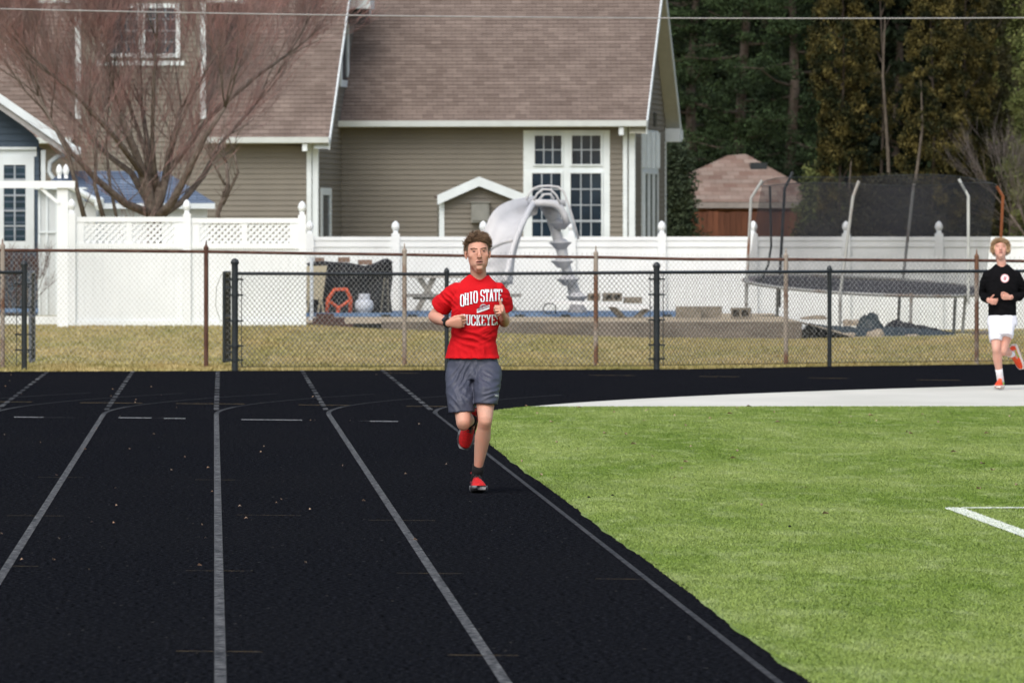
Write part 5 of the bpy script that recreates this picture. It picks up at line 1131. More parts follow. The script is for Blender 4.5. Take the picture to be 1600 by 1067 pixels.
def make_shoe(name, parent, ankle, fwd, up, cols, s=1.0, lace=True, label=None):
    """running shoe: ankle joint position, toe direction, foot-up direction"""
    f = Vector(fwd).normalized(); u = Vector(up); u = (u - f * u.dot(f)).normalized(); sd = f.cross(u); A = Vector(ankle) - u * .085 * s
    P = lambda x, y, z: A + sd * (x * s) + f * (y * s) + u * (z * s)
    org = ORG[parent.name]
    st = [(-.075, .030, .058, .100, 0), (-.06, .036, .060, .098, 0), (-.03, .037, .060, .088, 0), (0, .037, .058, .082, .001), (.04, .040, .052, .074, .003), (.08, .045, .045, .060, .004), (.12, .050, .040, .048, .003), (.155, .049, .034, .038, .002), (.185, .040, .026, .030, 0), (.203, .024, .018, .024, -.004)]
    vol = Vol(); i0 = 0
    n = 22; rings = []
    for (y, w, _, h, xo) in st:
        rg = []
        for j in range(n):
            g = 2 * math.pi * j / n; cx_ = math.cos(g); sz = math.sin(g); xx = xo + w * (math.copysign(abs(cx_) ** .75, cx_)) * (1 if sz < 0 else (1 - .25 * sz)); zz = .018 + (h * sz if sz > 0 else .014 * sz); rg.append(P(xx, y, zz))
        rings.append(rg)
    v = []; fcs = []
    for rg in rings: v += [q - org for q in rg]
    for k in range(len(rings) - 1):
        for j in range(n): a = k * n + j; b = k * n + (j + 1) % n; fcs.append((a, b, b + n, a + n))
    fcs.append(tuple(reversed(range(n)))); fcs.append(tuple((len(rings) - 1) * n + j for j in range(n)))
    me = raw_mesh(name, [x[:] for x in v], fcs, [cols['upper']], smooth=True); sh_ = link(name, me, parent); sb = sh_.modifiers.new('sub', 'SUBSURF'); sb.levels = 1; sb.render_levels = 2
    if label: sh_['label'] = label
    # sole
    v = []; fcs = []; prof = [(0, -.016, .8), (1, -.006, 1.0), (2, .008, 1.08), (3, .022, 1.03)]
    for k, (y, w, _, h, xo) in enumerate(st):
        w2 = w + .004; y2 = y - .008 if k == 0 else (y + .008 if k == len(st) - 1 else y); roll = .012 * max(0, (y - .12) / .08)
        for z_, sc_ in ((-.014 + roll, .86), (-.004 + roll, 1.0), (.010, 1.08), (.026, 1.03)): v += [P(xo - w2 * sc_, y2, z_) - org, P(xo + w2 * sc_, y2, z_) - org]
    m_ = 8
    for k in range(len(st) - 1):
        for j in (0, 2, 4):
            a = k * m_ + j; fcs.append((a, a + 2, a + 2 + m_, a + m_)); fcs.append((a + 1, a + 1 + m_, a + 3 + m_, a + 3))
        fcs.append((k * m_, k * m_ + m_, k * m_ + m_ + 1, k * m_ + 1)); fcs.append((k * m_ + 6, k * m_ + 7, k * m_ + m_ + 7, k * m_ + m_ + 6))
    for e, rev in ((0, 1), ((len(st) - 1) * m_, 0)): 
        q = [e, e + 1, e + 3, e + 5, e + 7, e + 6, e + 4, e + 2]; fcs.append(tuple(q[::-1] if rev else q))
    so = link('sole', raw_mesh('sole', [x[:] for x in v], fcs, [cols['sole']], smooth=True), sh_)
    m = MB()   # tread / toe bumper
    m.hexa([P(-.038, .02, -.019), P(.038, .02, -.019), P(.032, .19, -.006), P(-.032, .19, -.006), P(-.038, .02, -.012), P(.038, .02, -.012), P(.032, .19, .001), P(-.032, .19, .001)]); m.hexa([P(-.03, -.07, -.019), P(.03, -.07, -.019), P(.036, .0, -.019), P(-.036, .0, -.019), P(-.03, -.07, -.012), P(.03, -.07, -.012), P(.036, .0, -.012), P(-.036, .0, -.012)]); m.build('tread', cols['tread'], sh_)
    m = MB(); m.tube([P(.042 * math.cos(g) * .8, -.02 + .048 * math.sin(g), .102 + .008 * math.cos(g * 2)) for g in np.linspace(0, 2 * math.pi, 17)], .007, 6); m.build('collar', cols['collar'], sh_)
    m = MB()
    for k in range(5):
        y = .035 + k * .020; z_ = .094 - k * .0115; w = .024 + .001 * k
        m.tube([P(-w, y, z_ - .012), P(-w * .4, y + .006, z_ + .0035), P(w * .4, y + .010, z_ + .0035), P(w, y + .014, z_ - .015)], .0032, 5); m.tube([P(w, y, z_ - .012), P(w * .3, y + .006, z_ + .004), P(-w * .4, y + .010, z_ + .0035), P(-w, y + .014, z_ - .015)], .0032, 5)
    m.tube([P(-.03, .03, .097), P(-.012, .035, .112), P(0, .03, .1), P(.014, .036, .113), P(.03, .032, .095)], .0035, 5); m.hexa([P(-.015, .018, .092), P(.015, .018, .092), P(.012, .115, .052), P(-.012, .115, .052), P(-.015, .015, .108), P(.015, .015, .108), P(.012, .118, .056), P(-.012, .118, .056)])
    m.build('laces', cols['lace'], sh_)
    m = MB()
    for s_ in (-1, 1): m.tube([P(s_ * .0425, .06, .03), P(s_ * .041, .03, .045), P(s_ * .038, .0, .052), P(s_ * .038, -.03, .045)], .006, 5)
    m.build('side_stripe', cols['stripe'], sh_)
    return sh_

def face(vol, c, Rm, s=1.0):
    """head volumes in head space: x right, y back (face at -y), z up; c = head centre"""
    i0 = len(vol.v)
    vol.ball((0, .018, .028), (.074, .092, .088)); vol.ball((0, -.012, .012), (.067, .078, .085))
    vol.loft([(0, -.020, .01), (0, -.024, -.045), (0, -.030, -.082), (0, -.038, -.104)], [(.066, .062), (.063, .058), (.053, .048), (.033, .030)], side=(1, 0, 0), n=22, p=2.2)   # jaw
    vol.ball((0, -.070, -.100), (.024, .017, .017)); vol.ball((0, -.066, -.072), (.034, .022, .030))
    vol.loft([(0, -.084, .022), (0, -.094, .002), (0, -.107, -.020), (0, -.110, -.030)], [(.0075, .008), (.0085, .011), (.0115, .013), (.0125, .010)], n=12)   # nose
    vol.ball((-.012, -.096, -.030), (.008, .010, .0075)); vol.ball((.012, -.096, -.030), (.008, .010, .0075))
    for sx in (-1, 1):
        vol.ball((sx * .029, -.073, .031), (.021, .010, .007)); vol.ball((sx * .038, -.055, -.016), (.027, .020, .024))      # brow, cheekbone
        vol.loft([(sx * .070, .0, .020), (sx * .077, .008, .016), (sx * .078, .008, -.006), (sx * .072, .002, -.026)], [(.006, .010), (.006, .015), (.006, .013), (.006, .008)], side=(1, 0, 0), n=10)
    vol.loft([(-.022, -.086, -.057), (-.010, -.0935, -.054), (0, -.0945, -.055), (.010, -.0935, -.054), (.022, -.086, -.057)], [.0035, .0058, .0056, .0058, .0035], side=(0, 0, 1), n=8)
    vol.loft([(-.020, -.084, -.0685), (-.008, -.0915, -.071), (.008, -.0915, -.071), (.020, -.084, -.0685)], [.0035, .0064, .0064, .0035], side=(0, 0, 1), n=8)
    Mx = Matrix.Translation(Vector(c)) @ Rm.to_4x4() @ Matrix.Diagonal((s * 1.06, s, s, 1)); vol.xform(i0, Mx); return Mx

def letter_strokes():
    # strokes on a 0..1 x 0..1 cell; slab serifs added at the ends
    L = {'O': [[(0, .2), (0, .8), (.2, 1), (.8, 1), (1, .8), (1, .2), (.8, 0), (.2, 0), (0, .2)]], 'H': [[(.1, 0), (.1, 1)], [(.9, 0), (.9, 1)], [(.1, .5), (.9, .5)], 's', [(-.05, 0), (.3, 0)], [(.7, 0), (1.05, 0)], [(-.05, 1), (.3, 1)], [(.7, 1), (1.05, 1)]],
         'I': [[(.5, 0), (.5, 1)], 's', [(.2, 0), (.8, 0)], [(.2, 1), (.8, 1)]], 'S': [[(1, .75), (1, .85), (.8, 1), (.2, 1), (0, .85), (0, .65), (.2, .53), (.8, .47), (1, .35), (1, .15), (.8, 0), (.2, 0), (0, .15), (0, .25)]],
         'T': [[(.5, 0), (.5, 1)], [(0, .8), (0, 1), (1, 1), (1, .8)], 's', [(.25, 0), (.75, 0)]], 'A': [[(.05, 0), (.5, 1), (.95, 0)], [(.25, .35), (.75, .35)], 's', [(-.1, 0), (.25, 0)], [(.75, 0), (1.1, 0)]],
         'E': [[(.15, 0), (.15, 1)], [(0, 1), (1, 1), (1, .8)], [(0, 0), (1, 0), (1, .2)], [(.15, .5), (.7, .5)]], 'B': [[(.15, 0), (.15, 1)], [(0, 1), (.8, 1), (1, .88), (1, .64), (.8, .52), (.15, .52)], [(.8, .52), (1, .38), (1, .14), (.8, 0), (0, 0)]],
         'U': [[(.1, 1), (.1, .2), (.3, 0), (.7, 0), (.9, .2), (.9, 1)], 's', [(-.05, 1), (.3, 1)], [(.7, 1), (1.05, 1)]], 'C': [[(1, .7), (1, .82), (.8, 1), (.2, 1), (0, .8), (0, .2), (.2, 0), (.8, 0), (1, .18), (1, .3)]],
         'K': [[(.15, 0), (.15, 1)], [(.2, .42), (.85, 1)], [(.4, .6), (.9, 0)], 's', [(0, 0), (.35, 0)], [(0, 1), (.35, 1)], [(.65, 1), (1.05, 1)], [(.7, 0), (1.1, 0)]], 'Y': [[(.05, 1), (.5, .48), (.95, 1)], [(.5, .48), (.5, 0)], 's', [(.25, 0), (.75, 0)], [(-.1, 1), (.25, 1)], [(.75, 1), (1.1, 1)]]}
    return L
def print_text(bvh, words, to_world, w, mat, name, parent, lift=.0025, back=None):
    """lay flat letter strokes on the shirt: words = [(char, x0, x1, z0, z1)] in local x/z metres"""
    L = letter_strokes(); m = MB(); org = ORG[parent.name]
    def put(quad, lf):
        pts = []
        for (x, z) in quad:
            hit = bvh.ray_cast(Vector((x, -1.0, z)), Vector((0, 1, 0)))
            if hit[0] is None: return
            pts.append(hit[0] + Vector((0, -lf, 0)))
        m.poly(pts)
    for ch, x0, x1, z0, z1 in words:
        if ch == ' ': continue
        for st in L[ch]:
            if st == 's': continue
            P = [Vector((x0 + (x1 - x0) * a, z0 + (z1 - z0) * b)) for a, b in st]
            thin = .8 if len(P) == 2 and abs(P[0].y - P[1].y) < 1e-6 else 1.
            for a, b in zip(P[:-1], P[1:]):
                d = (b - a); l = d.length
                if l < 1e-6: continue
                d /= l; s_ = Vector((-d.y, d.x)) * (w / 2 * (1 if abs(d.y) > .5 else .7)); n = max(1, int(l / .009)); a2 = a - d * w * .25; b2 = b + d * w * .25
                for k in range(n):
                    p = a2.lerp(b2, k / n); q = a2.lerp(b2, (k + 1) / n); put([(p.x + s_.x, p.y + s_.y), (p.x - s_.x, p.y - s_.y), (q.x - s_.x, q.y - s_.y), (q.x + s_.x, q.y + s_.y)], lift)
    m.v = [q for q in m.v]
    o = raw_mesh(name, [q[:] for q in m.v], m.f, [mat]); return link(name, o, parent)

def hair_tufts(bvh, Mx, n, rnd, length, region, sweep, r0, lift=.6, curl=.3):
    """curved tapered locks growing from the scalp"""
    m = MB(); k = 0; tries = 0
    Rl = Mx.to_3x3()
    while k < n and tries < n * 20:
        tries += 1; d = Vector((rnd.gauss(0, 1), rnd.gauss(0, 1), rnd.gauss(.3, 1))).normalized()
        if not region(d): continue
        o = Vector((0, .008, .02)); hit = bvh.ray_cast(Mx @ (o + d * .3), (Rl @ (-d)).normalized())
        if hit[0] is None: continue
        loc = hit[0]; nrm = (Rl @ d).normalized(); sw = (Rl @ Vector(sweep(d))).normalized(); L = length(d) * rnd.uniform(.6, 1.3)
        jit = Vector((rnd.gauss(0, curl), rnd.gauss(0, curl), rnd.gauss(0, curl))); t = (nrm * lift + sw * (1 - lift) + jit * .5).normalized(); t2 = (nrm * lift * .3 + sw + jit).normalized()
        p = loc - nrm * .006; cu = Vector((rnd.gauss(0, 1), rnd.gauss(0, 1), rnd.gauss(0, 1))).cross(t).normalized() * L * rnd.uniform(.1, .28); pts = [p, p + t * L * .28 + cu * .5, p + t * L * .5 + t2 * L * .12 + cu, p + t * L * .58 + t2 * L * .34 + cu * .6, p + t * L * .56 + t2 * L * .58 - cu * .3]
        m.tube(pts, [r0, r0, r0 * .8, r0 * .55, r0 * .12], 4, False); k += 1
    return m
FAB_RED = M('red_jersey', (.53, .007, .012), .85, var=.06, scale=6, spec=.15, bump=.12, bscale=60)
FAB_GREY = M('slate_shorts_fabric', (.052, .058, .088), .55, var=.08, scale=8, spec=.35, bump=.08, bscale=50)
FAB_BLACK = M('black_knit', (.006, .006, .007), .95, var=.2, scale=12, spec=.05, bump=.15, bscale=60)
FAB_WHITE = M('white_shorts_fabric', (.72, .73, .80), .7, var=.04, scale=8, bump=.08, bscale=50)
SOCKB = M('black_sock', (.008, .008, .009), .9); SOCKW = M('white_sock', (.75, .75, .78), .9)
PRW = M('white_print', (.78, .78, .82), .7, var=.04); PRD = M('dark_print_edge', (.10, .012, .05), .8); PRG = M('grey_print', (.42, .36, .38), .8)
HAIRM = M('light_brown_hair', (.10, .058, .032), .6, col2=(.25, .165, .105), scale=30, island=.45, spec=.35)
HAIRB = M('blond_hair', (.25, .15, .075), .6, col2=(.48, .34, .20), scale=30, island=.35, spec=.35)
SK1 = skin_mat('skin', (.53, .305, .225)); SK2 = skin_mat('skin_fair', (.56, .33, .26))
LIP = M('lips', (.40, .175, .14), .5); MOUTH = M('mouth_dark', (.05, .018, .015), .6); TEETH = M('teeth', (.45, .40, .36), .4); BROW = M('brow_hair', (.13, .07, .04), .8, island=.3)
EYEW = M('shaded_eye_white', (.17, .13, .115), .3); IRIS = M('iris', (.03, .028, .03), .2); BLK = M('watch_black', (.01, .01, .011), .35, spec=.5)  # eye white toned down, shade below the brow put in its colour

from mathutils import noise as MN
def folds(co, no, spec, mask=None):
    """displace along normals by irregular soft creases: (centre, direction across, wavelength, amplitude, spread, seed)"""
    d = np.zeros(len(co))
    for c, dr, wl, am, sp, ph in spec:
        w = gau(co, c, sp); idx = np.nonzero(w > .03)[0]; dr = np.array(dr, float); dr /= np.linalg.norm(dr); lg = np.array((-dr[2], 0, dr[0]))
        u = (co[idx] - c) @ dr / wl; v_ = (co[idx] - c) @ lg / (wl * 3.2); r_ = np.array([MN.noise(Vector((a * 1.7 + ph * 3, b_ * 1.7, y * 5 + ph))) for a, b_, y in zip(u, v_, co[idx][:, 1])])
        d[idx] += am * (1.0 - 3.6 * np.abs(r_)) * w[idx]
    if mask is not None: d *= mask
    return co + no * d[:, None]

def hairless(bvh): return bvh
def runner(cfg):
    k, gx, gy, base = cfg['scale'], cfg['gx'], cfg['gy'], cfg['base']
    root = thing('person', cfg['label'], 'person', base)
    L2 = lambda px, py, dy=0.: Vector(((px - gx) / k, dy, (gy - py) / k))
    B = Vector(base); ORG[root.name] = Vector((0, 0, 0)); root.rotation_euler = (0, 0, -cfg.get('yaw', 0))
    J = {n_: L2(*v) for n_, v in cfg['joints'].items()}; s = cfg.get('s', 1.0)
    # ---------------- body
    b = Vol(); ts = cfg.get('ts', 1.0); am_ = cfg.get('arm', 1.0)
    # torso and pelvis
    tp_ = [J['pelvis'], J['waist'], J['chest'], J['upchest'], J['neck0']]
    b.loft(tp_, [(.14 * s, .095 * s), (.120 * s, .08 * s), (.14 * s, .086 * s), (.125 * s * ts, .075 * s), (.066 * s * ts, .056 * s)], n=28, p=2.1)
    b.loft([J['neck0'] + V3(0, .01, -.03), J['neck0'] + V3(0, -.005, .03), J['head'] + V3(0, .022, -.07)], [(.060 * s, .055 * s), (.052 * s, .054 * s), (.053 * s, .055 * s)], n=20)
    for sd in 'RL':
        sh_, el, wr = J['shoulder' + sd], J['elbow' + sd], J['wrist' + sd]
        b.loft([J['neck0'] + V3(0, .015, -.01), J['neck0'].lerp(sh_, .5) + V3(0, .01, cfg.get('trap', .0)), sh_], [(.036 * s, .030 * s), (.036 * s * am_, .028 * s), (.046 * s * am_, .044 * s * am_)], side=(0, 1, 0))
        b.loft([sh_, sh_.lerp(el, .3), sh_.lerp(el, .6), el], [(.050 * s * am_, .048 * s * am_), (.049 * s * am_, .046 * s * am_), (.044 * s * am_, .043 * s * am_), (.036 * s * am_, .038 * s * am_)], side=(0, 1, 0))
        b.loft([el, el.lerp(wr, .25), el.lerp(wr, .55), el.lerp(wr, .85), wr], [(.037 * s * am_, .035 * s * am_), (.041 * s * am_, .038 * s * am_), (.035 * s * am_, .033 * s * am_), (.0285 * s, .024 * s), (.027 * s, .021 * s)], side=(0, 0, 1))
        h = cfg['hand' + sd]; hand(b, wr, *h[:4], thumb_dir=h[4], s=h[5] if len(h) > 5 else 1.0)
        hp, kn, an = J['hip' + sd], J['knee' + sd], J['ankle' + sd]
        b.loft([hp + V3(0, .0, .04), hp.lerp(kn, .3), hp.lerp(kn, .7), kn], [(.084 * s, .09 * s), (.076 * s, .080 * s), (.057 * s, .061 * s), (.047 * s, .052 * s)], side=(1, 0, 0), n=24)
        ax = (an - kn).normalized(); back = V3(0, 1, 0) - ax * ax.y
        if back.length < .3: back = V3(0, 0, 1) - ax * ax.z
        if sd in cfg.get('bent', ''): back = V3(0, 0, 1) - ax * ax.z   # calf on top of a folded-back leg
        back.normalize()
        b.loft([kn, kn.lerp(an, .12) + back * .008, kn.lerp(an, .32) + back * .017, kn.lerp(an, .55) + back * .010, kn.lerp(an, .8), an], [(.046 * s, .052 * s), (.045 * s, .050 * s), (.053 * s, .056 * s), (.043 * s, .046 * s), (.030 * s, .035 * s), (.032 * s, .036 * s)], side=(1, 0, 0), n=24)
        b.ball(kn + cfg['kneefwd'][sd] * .014 + V3(0, 0, .006), (.033 * s, .033 * s, .036 * s))
        f, u = cfg['foot' + sd]; f = Vector(f).normalized(); b.loft([an - f * .03 - Vector(u) * .03, an + f * .05 - Vector(u) * .045, an + f * .13 - Vector(u) * .06], [.034 * s, .034 * s, .028 * s], side=f.cross(Vector(u)))
    Rh = cfg['headrot']; i_face = len(b.v); Mx = face(b, J['head'], Rh, cfg.get('hs', 1.0))
    me, co, no = b.remesh(cfg.get('bvox', .0036), 2, .4)
    ed = np.empty(len(me.edges) * 2, dtype=np.int32); me.edges.foreach_get('vertices', ed); ed = ed.reshape(-1, 2)
    Mi0 = np.array(Mx.inverted()); h0 = co @ Mi0[:3, :3].T + Mi0[:3, 3]
    wt_ = np.zeros(len(co)); hd = (h0[:, 2] > -.125) & (np.abs(h0[:, 0]) < .066) & (h0[:, 1] < .03)
    keep = 1 - np.clip(gau(h0, (0, -.1, -.012), (.016, .03, .028)) + gau(h0, (0, -.09, -.062), (.024, .03, .014)), 0, 1)
    wt_[hd] = (keep ** 2)[hd]
    for sd in 'RL': wt_ = np.maximum(wt_, gau(co, tuple(J['knee' + sd]), .075) * (np.abs(co[:, 2] - J['knee' + sd].z) < .12)); wt_ = np.maximum(wt_, gau(co, tuple(J['elbow' + sd]), .05))
    deg = np.bincount(ed.ravel(), minlength=len(co)).astype(float)
    for _ in range(14):
        ac = np.zeros_like(co)
        for ax_ in range(3): ac[:, ax_] = np.bincount(ed[:, 0], co[ed[:, 1], ax_], len(co)) + np.bincount(ed[:, 1], co[ed[:, 0], ax_], len(co))
        co += (ac / np.maximum(deg, 1)[:, None] - co) * (wt_ * .6)[:, None]
    # face shaping
    Mi = np.array(Mx.inverted()); hc = co @ Mi[:3, :3].T + Mi[:3, 3]
    dirb = np.array(Mx.to_3x3() @ Vector((0, 1, 0)))
    for sx in (-1, 1):
        co += dirb * (.0045 * gau(hc, (sx * .030, -.085, .012), (.017, .04, .010)))[:, None]
        co += dirb * (.004 * gau(hc, (sx * .056, -.06, -.048), (.014, .05, .026)))[:, None]
    co += dirb * (.004 * gau(hc, (0, -.092, -.0625), (.022, .03, .0032)))[:, None]
    co += dirb * (.0035 * gau(hc, (0, -.088, -.086), (.02, .03, .006)))[:, None]
    setco(me, co)
    me.materials.clear(); me.materials.append(cfg['skin']); me.materials.append(LIP); me.materials.append(MOUTH)
    cen = np.empty(len(me.polygons) * 3, dtype=np.float32); me.polygons.foreach_get('center', cen); cen = cen.reshape(-1, 3).astype(float); fc = cen @ Mi[:3, :3].T + Mi[:3, 3]
    mi = np.zeros(len(me.polygons), dtype=np.int32); fr = fc[:, 1] < -.070
    lipm = fr & ((((fc[:, 0]) / .023) ** 2 + ((fc[:, 2] + .0625) / .0120) ** 2) < 1); mi[lipm] = 1; mi[fr & ((((fc[:, 0]) / .017) ** 2 + ((fc[:, 2] + .0628) / .0040) ** 2) < 1)] = 2
    me.polygons.foreach_set('material_index', mi); body = link('body', me, root)
    bv = BVHTree.FromPolygons([tuple(c) for c in co], [tuple(p.vertices) for p in me.polygons])
    # eyes and brows sit in the sockets
    ee = MB(); ir = MB(); br = MB()
    for sx in (-1, 1):
        c0 = Mx @ Vector((sx * .030, -.0755, .0115)); rx = Rh @ Vector((1, 0, 0)); rz = Rh @ Vector((0, 0, 1)); ry = Rh @ Vector((0, -1, 0)); hh = cfg.get('eye', .0036)
        e = MB(); n_ = 12
        for dst, ra, rb, rc, off in ((ee, .0125, hh, .006, 0), (ir, .0062, hh * 1.0, .004, .0035)):
            i0 = len(dst.v)
            for a in range(7):
                t = math.pi * (a + .05) / 6.1
                for j in range(n_): g = 2 * math.pi * j / n_; dst.v.append(c0 + ry * (off + rc * math.cos(t)) + rx * (ra * math.sin(t) * math.cos(g)) + rz * (rb * math.sin(t) * math.sin(g)))
            for a in range(6):
                for j in range(n_): u = i0 + a * n_ + j; w = i0 + a * n_ + (j + 1) % n_; dst.f.append((u, w, w + n_, u + n_)); dst.m.append(0)
        for q in range(16):
            f = q / 15; x = sx * (.012 + .034 * f); z_ = .0265 + .006 * math.sin(f * 2.4) + random.uniform(-.001, .001); p0 = bv.ray_cast(Mx @ Vector((x, -.3, z_)), Rh @ Vector((0, 1, 0)))[0]
            if p0 is not None: br.tube([p0 - rx * sx * .003 - rz * .001, p0 + ry * .002, p0 + rx * sx * .008 + rz * (.003 - .004 * f)], [.0022, .0026, .0008], 5)
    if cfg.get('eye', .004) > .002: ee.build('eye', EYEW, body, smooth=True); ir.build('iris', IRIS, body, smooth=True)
    else: ee.build('closed_eyelash', BROW, body, smooth=True)
    br.build('eyebrows', cfg['browm'], body)
    # ---------------- shirt
    v = Vol(); W_ = cfg['shirt']
    v.loft([L2(*c_[:2], c_[2]) for c_, _ in W_], [r for _, r in W_], n=40, p=2.25, caps=False)
    for sd in 'RL':
        pts, rr = cfg['sleeve' + sd]; v.loft([L2(*c_) for c_ in pts], rr, side=(0, 1, 0), n=24, caps=False)
    me, co, no = v.remesh(cfg.get('vox', .0055), 4, .5); co = folds(co, no, [(tuple(L2(*c_)), d_, wl, am, sp, ph) for c_, d_, wl, am, sp, ph in cfg['shirtfolds']])
    # neck opening: press the cloth down inside the collar
    nb = np.array(L2(*cfg['collar'][:3])); rx_, ry_ = cfg['collar'][3:]; e = ((co[:, 0] - nb[0]) / rx_) ** 2 + ((co[:, 1] - nb[1]) / ry_) ** 2
    co[:, 2] -= cfg.get('collardrop', .026) * gau(co, (nb[0], nb[1] - .065, nb[2]), (.055, .05, .05)); inside = (e < 1) & (co[:, 2] > nb[2] - .08); co[inside, 2] -= (.06 * (1 - e[inside]) ** .35)
    setco(me, co); me.materials.clear(); me.materials.append(cfg['shirtmat']); st = link(cfg['shirtname'], me, root); sv = BVHTree.FromPolygons([tuple(c) for c in co], [tuple(p.vertices) for p in me.polygons])
    m = MB(); pts = []
    for g in np.linspace(0, 2 * math.pi, 33):
        x = nb[0] + rx_ * 1.0 * math.cos(g); y = nb[1] + ry_ * 1.0 * math.sin(g); h = sv.ray_cast(Vector((x, y, nb[2] + .3)), Vector((0, 0, -1)))[0]; pts.append(Vector((x, y, (h.z if h else nb[2]) + .001)))
    for _ in range(4): pts = [(pts[i - 1] + pts[i] * 2 + pts[(i + 1) % 32]) / 4 for i in range(32)] + [pts[0]]; pts[-1] = pts[0]
    m.tube(pts, .0075, 6, False); m.build('collar', cfg['shirtmat'], st, smooth=True)
    # ---------------- shorts
    v = Vol()
    for pts, rr in cfg['shorts']: v.loft([L2(*c_) for c_ in pts], rr, n=36, p=2.3, caps=False)
    me, co, no = v.remesh(cfg.get('vox', .0055), 4, .5); co = folds(co, no, [(tuple(L2(*c_)), d_, wl, am, sp, ph) for c_, d_, wl, am, sp, ph in cfg['shortfolds']]); setco(me, co); me.materials.clear(); me.materials.append(cfg['shortmat']); so = link('shorts', me, root)
    # ---------------- socks and shoes
    for sd in 'RL':
        an = J['ankle' + sd]; kn = J['knee' + sd]; ax = (kn - an).normalized(); m = MB(); hs_ = cfg.get('sockh', .07)
        m.tube([an - ax * .03, an, an + ax * hs_ * .5, an + ax * hs_], [.040 * s, .0375 * s, .0385 * s, .041 * s], 16); m.build('sock', cfg['sock'], root, smooth=True)
        f, u = cfg['foot' + sd]; make_shoe('shoe', root, an, f, u, cfg['shoe'], cfg.get('shs', 1.0))
    ha = cfg['hair']; hair = hair_tufts(bv, Mx, *ha[:-1]); hh = hair.build('hair', ha[-1], root)
    # solid scalp cover under the locks
    sc_v = Vol(); i0 = 0; sc_v.ball((0, .022, .036), (.0785, .095, .090)); 
    for q in cfg.get('scalp', []): sc_v.ball(*q)
    sc_v.xform(0, Mx); me2, c2, n2 = sc_v.remesh(.005, 1); hl = c2 @ Mi[:3, :3].T + Mi[:3, 3]
    # keep it off the face: pull hairline and ear region inward
    cut = (hl[:, 1] < -.030 + .55 * np.maximum(0, .080 - hl[:, 2])*0) & (hl[:, 2] < .070 + 0 * hl[:, 1]); low = hl[:, 2] < cfg.get('hairlow', -.01)
    bad = cut | low; cc = np.array(Mx @ Vector((0, .02, .03))); c2[bad] = cc + (c2[bad] - cc) * .72
    setco(me2, c2); me2.materials.clear(); me2.materials.append(ha[-1]); link('scalp_hair', me2, hh)
    ORG[root.name] = Vector((0, 0, 0)); root.location = B
    return root, L2, sv, st, so, J

IDEN = Matrix.Identity(3)
def rot(ax, d): return Matrix.Rotation(R(d), 3, ax)
